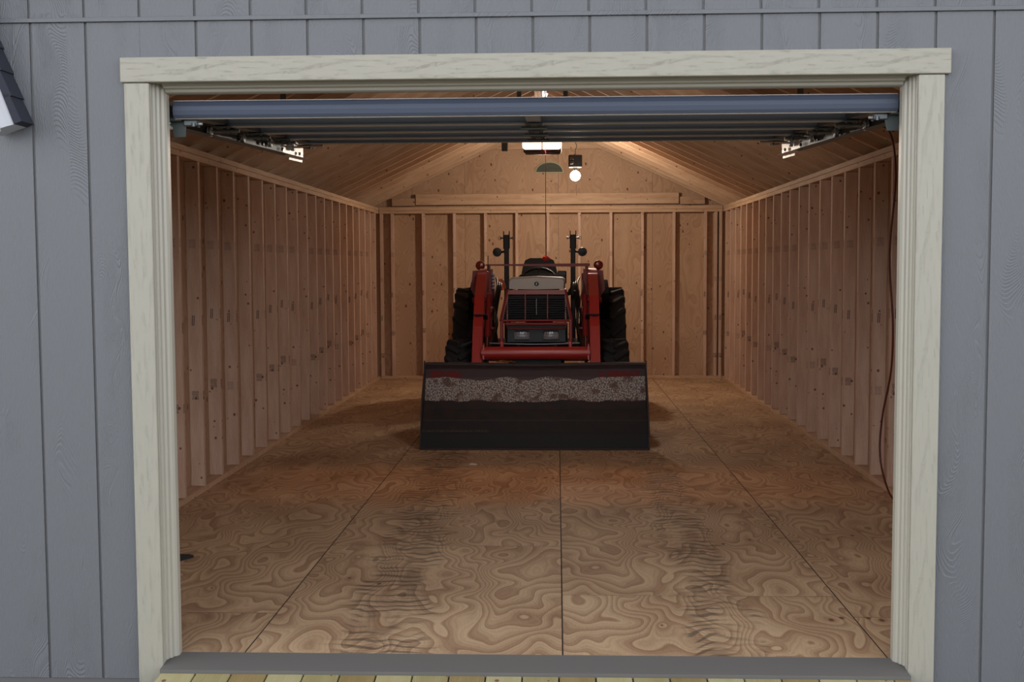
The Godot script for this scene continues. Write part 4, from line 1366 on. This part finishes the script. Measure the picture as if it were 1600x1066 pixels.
func build_loader(t: Node3D) -> void:
	var yz := Basis(Vector3(0, 0, 1), Vector3(0, 1, 0), Vector3(-1, 0, 0))      # polygon x becomes z
	for s in [-1.0, 1.0]:
		var arm := Node3D.new()
		arm.name = "loader_arm"
		t.add_child(arm, true)
		# boom: from the mast forward to the knee and down to the bucket
		var st := mb()
		var up := [Vector2(-0.62, 1.43), Vector2(-0.40, 1.425), Vector2(0.10, 1.24), Vector2(0.30, 1.02), Vector2(0.75, 0.30), Vector2(0.86, 0.30), Vector2(0.88, 0.40), Vector2(0.46, 1.08), Vector2(0.20, 1.33), Vector2(-0.36, 1.50)]
		var boom := [Vector2(-0.60, 1.30), Vector2(-0.20, 1.22), Vector2(0.12, 1.06), Vector2(0.30, 0.86), Vector2(0.68, 0.24), Vector2(0.80, 0.22), Vector2(0.82, 0.30), Vector2(0.44, 0.94), Vector2(0.22, 1.20), Vector2(-0.14, 1.40), Vector2(-0.58, 1.45)]
		prism(st, boom, 0.088, Transform3D(yz, Vector3(s * 0.520, 0, 0)))
		cbox(st, Vector3(s * 0.520, 1.33, -0.40), Vector3(0.10, 0.2, 0.36), 0.01)
		put(st, "boom", M.tractor_red, arm)
		# seam plate standing proud along the boom's front edge
		st = mb()
		for q in [-1.0, 1.0]:
			var strip := [Vector2(0.80, 0.27), Vector2(0.83, 0.30), Vector2(0.45, 0.95), Vector2(0.23, 1.21), Vector2(0.215, 1.19), Vector2(0.43, 0.93)]
			prism(st, strip, 0.012, Transform3D(yz, Vector3(s * 0.520 + q * 0.036, 0, 0)))
		put(st, "edge_flange", M.tractor_red, arm)
		# mast box at the top
		st = mb()
		prism(st, [Vector2(s * 0.45, 1.17), Vector2(s * 0.60, 1.17), Vector2(s * 0.645, 1.25), Vector2(s * 0.625, 1.43), Vector2(s * 0.44, 1.445)], 0.20, Transform3D(Basis(), Vector3(0, 0, -0.52)))
		put(st, "mast_head", M.dark_red, arm)
		st = mb()
		cbox(st, Vector3(s * 0.46, 0.98, -0.55), Vector3(0.07, 0.85, 0.18), 0.01)
		cbox(st, Vector3(s * 0.36, 0.62, -0.5), Vector3(0.28, 0.12, 0.22), 0.01)
		put(st, "mast", M.dark_red, arm)
		# pivot pins
		for p in [Vector2(0.05, 1.16), Vector2(-0.50, 1.36)]:
			st = mb()
			lathe(st, [Vector2(0.0, -0.075), Vector2(0.022, -0.075), Vector2(0.026, -0.065), Vector2(0.026, 0.065), Vector2(0.022, 0.075), Vector2(0.0, 0.075)], 12, axis_x(Vector3(s * 0.520, p.y, p.x)))
			put(st, "pivot_pin", M.dark_red, arm)
		# hydraulic cylinders beside the boom: barrel and chrome rod
		st = mb()
		tube(st, [Vector3(s * 0.405, 0.70, -0.40), Vector3(s * 0.405, 0.92, 0.05)], 0.030, 12)
		tube(st, [Vector3(s * 0.44, 1.20, 0.06), Vector3(s * 0.44, 0.84, 0.36)], 0.027, 12)
		var cyl := put(st, "cylinder_barrel", M.dark_red, arm)
		st = mb()
		tube(st, [Vector3(s * 0.405, 0.92, 0.05), Vector3(s * 0.405, 1.10, 0.24)], 0.015, 10)
		tube(st, [Vector3(s * 0.44, 0.84, 0.36), Vector3(s * 0.44, 0.50, 0.64)], 0.015, 10)
		put(st, "cylinder_rod", M.chrome, cyl, "chrome cylinder rod")
		# hoses
		for k in 3:
			st = mb()
			var dx: float = 0.018 * k
			tube(st, curve([Vector3(s * (0.40 - dx), 1.36 - 0.04 * k, -0.42), Vector3(s * (0.375 - dx), 1.30, -0.15), Vector3(s * (0.39 - dx * 0.6), 1.12 - 0.03 * k, 0.12), Vector3(s * (0.36 + dx * 0.5), 0.95 - 0.05 * k, 0.18), Vector3(s * 0.395, 0.80 - 0.06 * k, 0.30), Vector3(s * 0.42, 0.66, 0.45)]), 0.0095, 8)
			put(st, "hydraulic_hose", M.hose, arm)
		st = mb()
		cbox(st, Vector3(s * 0.50, 1.02, 0.36), Vector3(0.125, 0.008, 0.10), 0.002, Basis(Vector3(1, 0, 0), -0.5))
		put(st, "hose_clamp", M.black_metal, arm)
	# shiny bent grab pipe on one mast, stack of fittings and filter on the other
	var st2 := mb()
	tube(st2, curve([Vector3(0.425, 1.34, -0.30), Vector3(0.43, 1.27, -0.22), Vector3(0.405, 1.17, -0.10), Vector3(0.385, 1.08, 0.02), Vector3(0.367, 1.01, 0.08)]), 0.010, 10)
	put(st2, "bent_pipe", M.chrome, t, "bright bent steel pipe")
	for k in 5:
		st2 = mb()
		lathe(st2, [Vector2(0.0, -0.012), Vector2(0.013, -0.012), Vector2(0.013, 0.012), Vector2(0.0, 0.012)], 6, axis_z(Vector3(-0.425, 1.395 - 0.032 * k, -0.40)))
		put(st2, "hose_fitting", M.steel, t)
		st2 = mb()
		lathe(st2, [Vector2(0.0, -0.008), Vector2(0.011, -0.008), Vector2(0.011, 0.008), Vector2(0.0, 0.008)], 6, axis_z(Vector3(0.35 + 0.012 * k, 1.24 - 0.06 * k, -0.05 + 0.03 * k)))
		put(st2, "hose_fitting", M.steel, t)
	st2 = mb()
	lathe(st2, [Vector2(0.0, 0.055), Vector2(0.030, 0.05), Vector2(0.036, 0.03), Vector2(0.036, -0.05), Vector2(0.0, -0.055)], 16, Transform3D(Basis(Vector3(0, 0, 1), 0.35), Vector3(-0.345, 1.30, -0.30)))
	put(st2, "oil_filter", M.orange, t, "orange oil filter")
	# rod across the top of the masts, with the level gauge rod at one end
	st2 = mb()
	prism(st2, [Vector2(-0.50, 1.492), Vector2(0.50, 1.498), Vector2(0.50, 1.470), Vector2(0.30, 1.466), Vector2(0.0, 1.472), Vector2(-0.3, 1.476), Vector2(-0.50, 1.478)], 0.035, Transform3D(Basis(), Vector3(0, 0, -0.40)))
	for s in [-1.0, 1.0]:
		cbox(st2, Vector3(s * 0.47, 1.455, -0.42), Vector3(0.03, 0.05, 0.03), 0.004)
	put(st2, "top_crossbar", M.dark_red, t)
	st2 = mb()
	tube(st2, [Vector3(-0.476, 1.40, -0.38), Vector3(-0.474, 1.575, -0.38)], 0.0045, 6)
	put(st2, "level_gauge_rod", M.black_metal, t)
	# cross tube between the booms
	st2 = mb()
	lathe(st2, [Vector2(0.0, -0.475), Vector2(0.057, -0.475), Vector2(0.057, 0.475), Vector2(0.0, 0.475)], 24, axis_x(Vector3(-0.003, 0.712, 0.60)))
	put(st2, "cross_tube", M.tractor_red, t)
	for s in [-1.0, 1.0]:
		box("tube_bracket", Vector3(0.03, 0.06, 0.05), Vector3(s * 0.30, 0.79, 0.56), M.tractor_red, t, 0.006)
		st2 = mb()
		prism(st2, [Vector2(0.54, 0.66), Vector2(0.66, 0.66), Vector2(0.64, 0.79), Vector2(0.56, 0.80)], 0.012, Transform3D(yz, Vector3(s * 0.458, 0, 0)))
		put(st2, "tube_flange", M.tractor_red, t)
	# ---- bucket: a curved shell open to the front, cutting edge on the floor
	var b := Node3D.new()
	b.name = "bucket"
	t.add_child(b)
	var bx := 0.917
	var prof := [Vector2(1.500, 0.004), Vector2(1.430, 0.122), Vector2(1.330, 0.220), Vector2(1.235, 0.300), Vector2(1.165, 0.375), Vector2(1.115, 0.460), Vector2(1.090, 0.550), Vector2(1.095, 0.620), Vector2(1.112, 0.652)]
	var lens := [0.0]
	for k in prof.size() - 1:
		lens.append(lens[-1] + prof[k].distance_to(prof[k + 1]))
	st2 = mb()
	for k in prof.size() - 1:
		var a: Vector2 = prof[k]
		var c: Vector2 = prof[k + 1]
		var nf := Vector3(0, c.x - a.x, -(c.y - a.y)) * -1.0
		nf = Vector3(0, (a.x - c.x), (c.y - a.y)).normalized()
		var v0: float = lens[k] / lens[-1]
		var v1: float = lens[k + 1] / lens[-1]
		var ya := Vector3(0, a.y, a.x)
		var yc := Vector3(0, c.y, c.x)
		for i in 8:
			var x0 := lerpf(-bx, bx, i / 8.0)
			var x1 := lerpf(-bx, bx, (i + 1) / 8.0)
			# the top edge has been bent a little in use
			var d0 := 0.0
			var d1 := 0.0
			if k == prof.size() - 2:
				d0 = -0.014 * exp(-pow(x0 / 0.35, 2.0))
				d1 = -0.014 * exp(-pow(x1 / 0.35, 2.0))
			quad(st2, [Vector3(x0, ya.y, ya.z), Vector3(x1, ya.y, ya.z), Vector3(x1, yc.y + d1, yc.z), Vector3(x0, yc.y + d0, yc.z)], nf, [Vector2(i / 8.0, v0), Vector2((i + 1) / 8.0, v0), Vector2((i + 1) / 8.0, v1), Vector2(i / 8.0, v1)])
	put(st2, "shell_inside", M.bucket, b, "worn bucket face, bare grey steel over black caked dirt")
	# the shell's back
	st2 = mb()
	var back := []
	for p in prof:
		back.append(p - Vector2(0.0015, 0.0))
	for k in range(prof.size() - 1, -1, -1):
		back.append(prof[k] + Vector2(-0.012, -0.003 if k > 0 else 0.0))
	prism(st2, back, bx * 2, Transform3D(yz, Vector3.ZERO))
	put(st2, "shell_back", M.bucket_steel, b)
	st2 = mb()
	cbox(st2, Vector3(0, 0.0085, 1.500), Vector3(bx * 2 + 0.015, 0.014, 0.03), 0.003)
	put(st2, "cutting_edge", M.bucket_steel, b)
	# folded top lip, sagging in the middle
	st2 = mb()
	for i in 10:
		var x0 := lerpf(-bx, bx, i / 10.0)
		var x1 := lerpf(-bx, bx, (i + 1) / 10.0)
		var y0 := 0.662 - 0.012 * exp(-pow(x0 / 0.4, 2.0))
		var y1 := 0.662 - 0.012 * exp(-pow(x1 / 0.4, 2.0))
		var mid := Vector3((x0 + x1) * 0.5, (y0 + y1) * 0.5, 1.095)
		cbox(st2, mid, Vector3((x1 - x0) * 1.01, 0.022, 0.075), 0.004, Basis(Vector3(0, 0, 1), atan2(y1 - y0, x1 - x0)))
	put(st2, "top_lip", M.bucket_steel, b, "bent dark steel top lip")
	for s in [-1.0, 1.0]:
		st2 = mb()
		var pl := prof.duplicate()
		pl.append(Vector2(1.10, 0.688))
		pl.append(Vector2(1.128, 0.684))
		pl.append(Vector2(1.150, 0.60))
		pl.append(Vector2(1.33, 0.40))
		pl.append(Vector2(1.47, 0.10))
		prism(st2, pl, 0.010, Transform3D(yz, Vector3(s * (bx + 0.004), 0, 0)))
		put(st2, "side_plate", M.bucket_steel, b)
		st2 = mb()
		cbox(st2, Vector3(s * (bx + 0.012), 0.20, 1.30), Vector3(0.012, 0.30, 0.03), 0.004, Basis(Vector3(1, 0, 0), -0.62))
		put(st2, "wear_strip", M.dark_red, b)
		# ears at the back that the booms pin to
		st2 = mb()
		prism(st2, [Vector2(1.06, 0.62), Vector2(1.06, 0.22), Vector2(0.80, 0.22), Vector2(0.74, 0.32), Vector2(0.90, 0.58)], 0.02, Transform3D(yz, Vector3(s * 0.60, 0, 0)))
		put(st2, "mounting_ear", M.dark_red, b)
	# dry leaf left on the lip
	var lf := thing("dry_leaves", "tuft of dry tan leaves caught on the top lip of the bucket", "leaves", Vector3(-0.205 - 0.245, 0.668, -6.5 + 1.08))
	rng.seed = 5
	for k in 7:
		st2 = mb()
		var q := Vector3(-0.06 + 0.02 * k, 0.006 + 0.008 * rng.randf(), rng.randf_range(-0.012, 0.012))
		var tw := Basis(Vector3(0, 1, 0), rng.randf_range(-1, 1)) * Basis(Vector3(1, 0, 0), rng.randf_range(0.2, 0.9))
		prism(st2, [Vector2(-0.026, 0), Vector2(-0.01, -0.009), Vector2(0.014, -0.007), Vector2(0.028, 0.002), Vector2(0.01, 0.011), Vector2(-0.012, 0.010)], 0.002, Transform3D(tw, q))
		put(st2, "leaf", M.straw, lf)

# ------------------------------------------------------------------ light, camera, order
const LAMP_ENERGY := 1.8
const OPENER_ENERGY := 0.8
const LENS_FRONT := 0.8
const REAR_FILL := 1.15  # strength of the added rear fill

func _ready() -> void:
	# camera
	var cam := Camera3D.new()
	cam.name = "camera"
	add_child(cam)
	cam.fov = rad_to_deg(2.0 * atan(533.0 / 1806.34))
	cam.near = 0.05
	cam.far = 200.0
	cam.transform = Transform3D(Basis(Vector3(0.9992313, -0.00460402, -0.0389309), Vector3(0.00206073, 0.99787547, -0.06511764), Vector3(0.03914799, 0.06498735, 0.99711789)), Vector3(-0.0182, 1.4773, 4.2))
	cam.current = true
	# overcast sky
	var we := WorldEnvironment.new()
	we.name = "environment"
	var env := Environment.new()
	env.background_mode = Environment.BG_SKY
	var sky := Sky.new()
	var sm := ProceduralSkyMaterial.new()
	sm.sky_top_color = Color(0.44, 0.455, 0.48)
	sm.sky_horizon_color = Color(1.40, 1.41, 1.43)
	sm.sky_curve = 0.35
	sm.ground_bottom_color = Color(0.25, 0.24, 0.23)
	sm.ground_horizon_color = Color(0.45, 0.45, 0.45)
	sm.sky_energy_multiplier = 1.4
	sm.ground_energy_multiplier = 1.4
	sky.sky_material = sm
	env.sky = sky
	env.tonemap_mode = Environment.TONE_MAPPER_LINEAR
	env.tonemap_exposure = 1.0
	env.sdfgi_enabled = true
	env.ssao_enabled = true
	env.ssil_enabled = true
	we.environment = env
	add_child(we)
	# brighter part of the cloud, high to one side
	var sun := DirectionalLight3D.new()
	sun.name = "veiled_sun"
	sun.light_color = Color(1.0, 0.97, 0.93)
	sun.light_energy = 0.13
	sun.light_angular_distance = 50.0
	sun.shadow_enabled = true
	sun.sky_mode = DirectionalLight3D.SKY_MODE_LIGHT_ONLY
	sun.rotation_degrees = Vector3(-42, -50, 0)
	add_child(sun)
	materials()
	build_ground()
	build_hedge()
	build_floor()
	build_side_wall(-1)
	build_side_wall(1)
	build_back_wall()
	build_roof()
	build_front_wall()
	build_trim()
	build_tractor()
	build_door()
	build_track(-1.0)
	build_track(1.0)
	build_ramp()
	build_hood()
	build_opener()
	build_lamp()
	build_gable_vent()
	build_small_things()
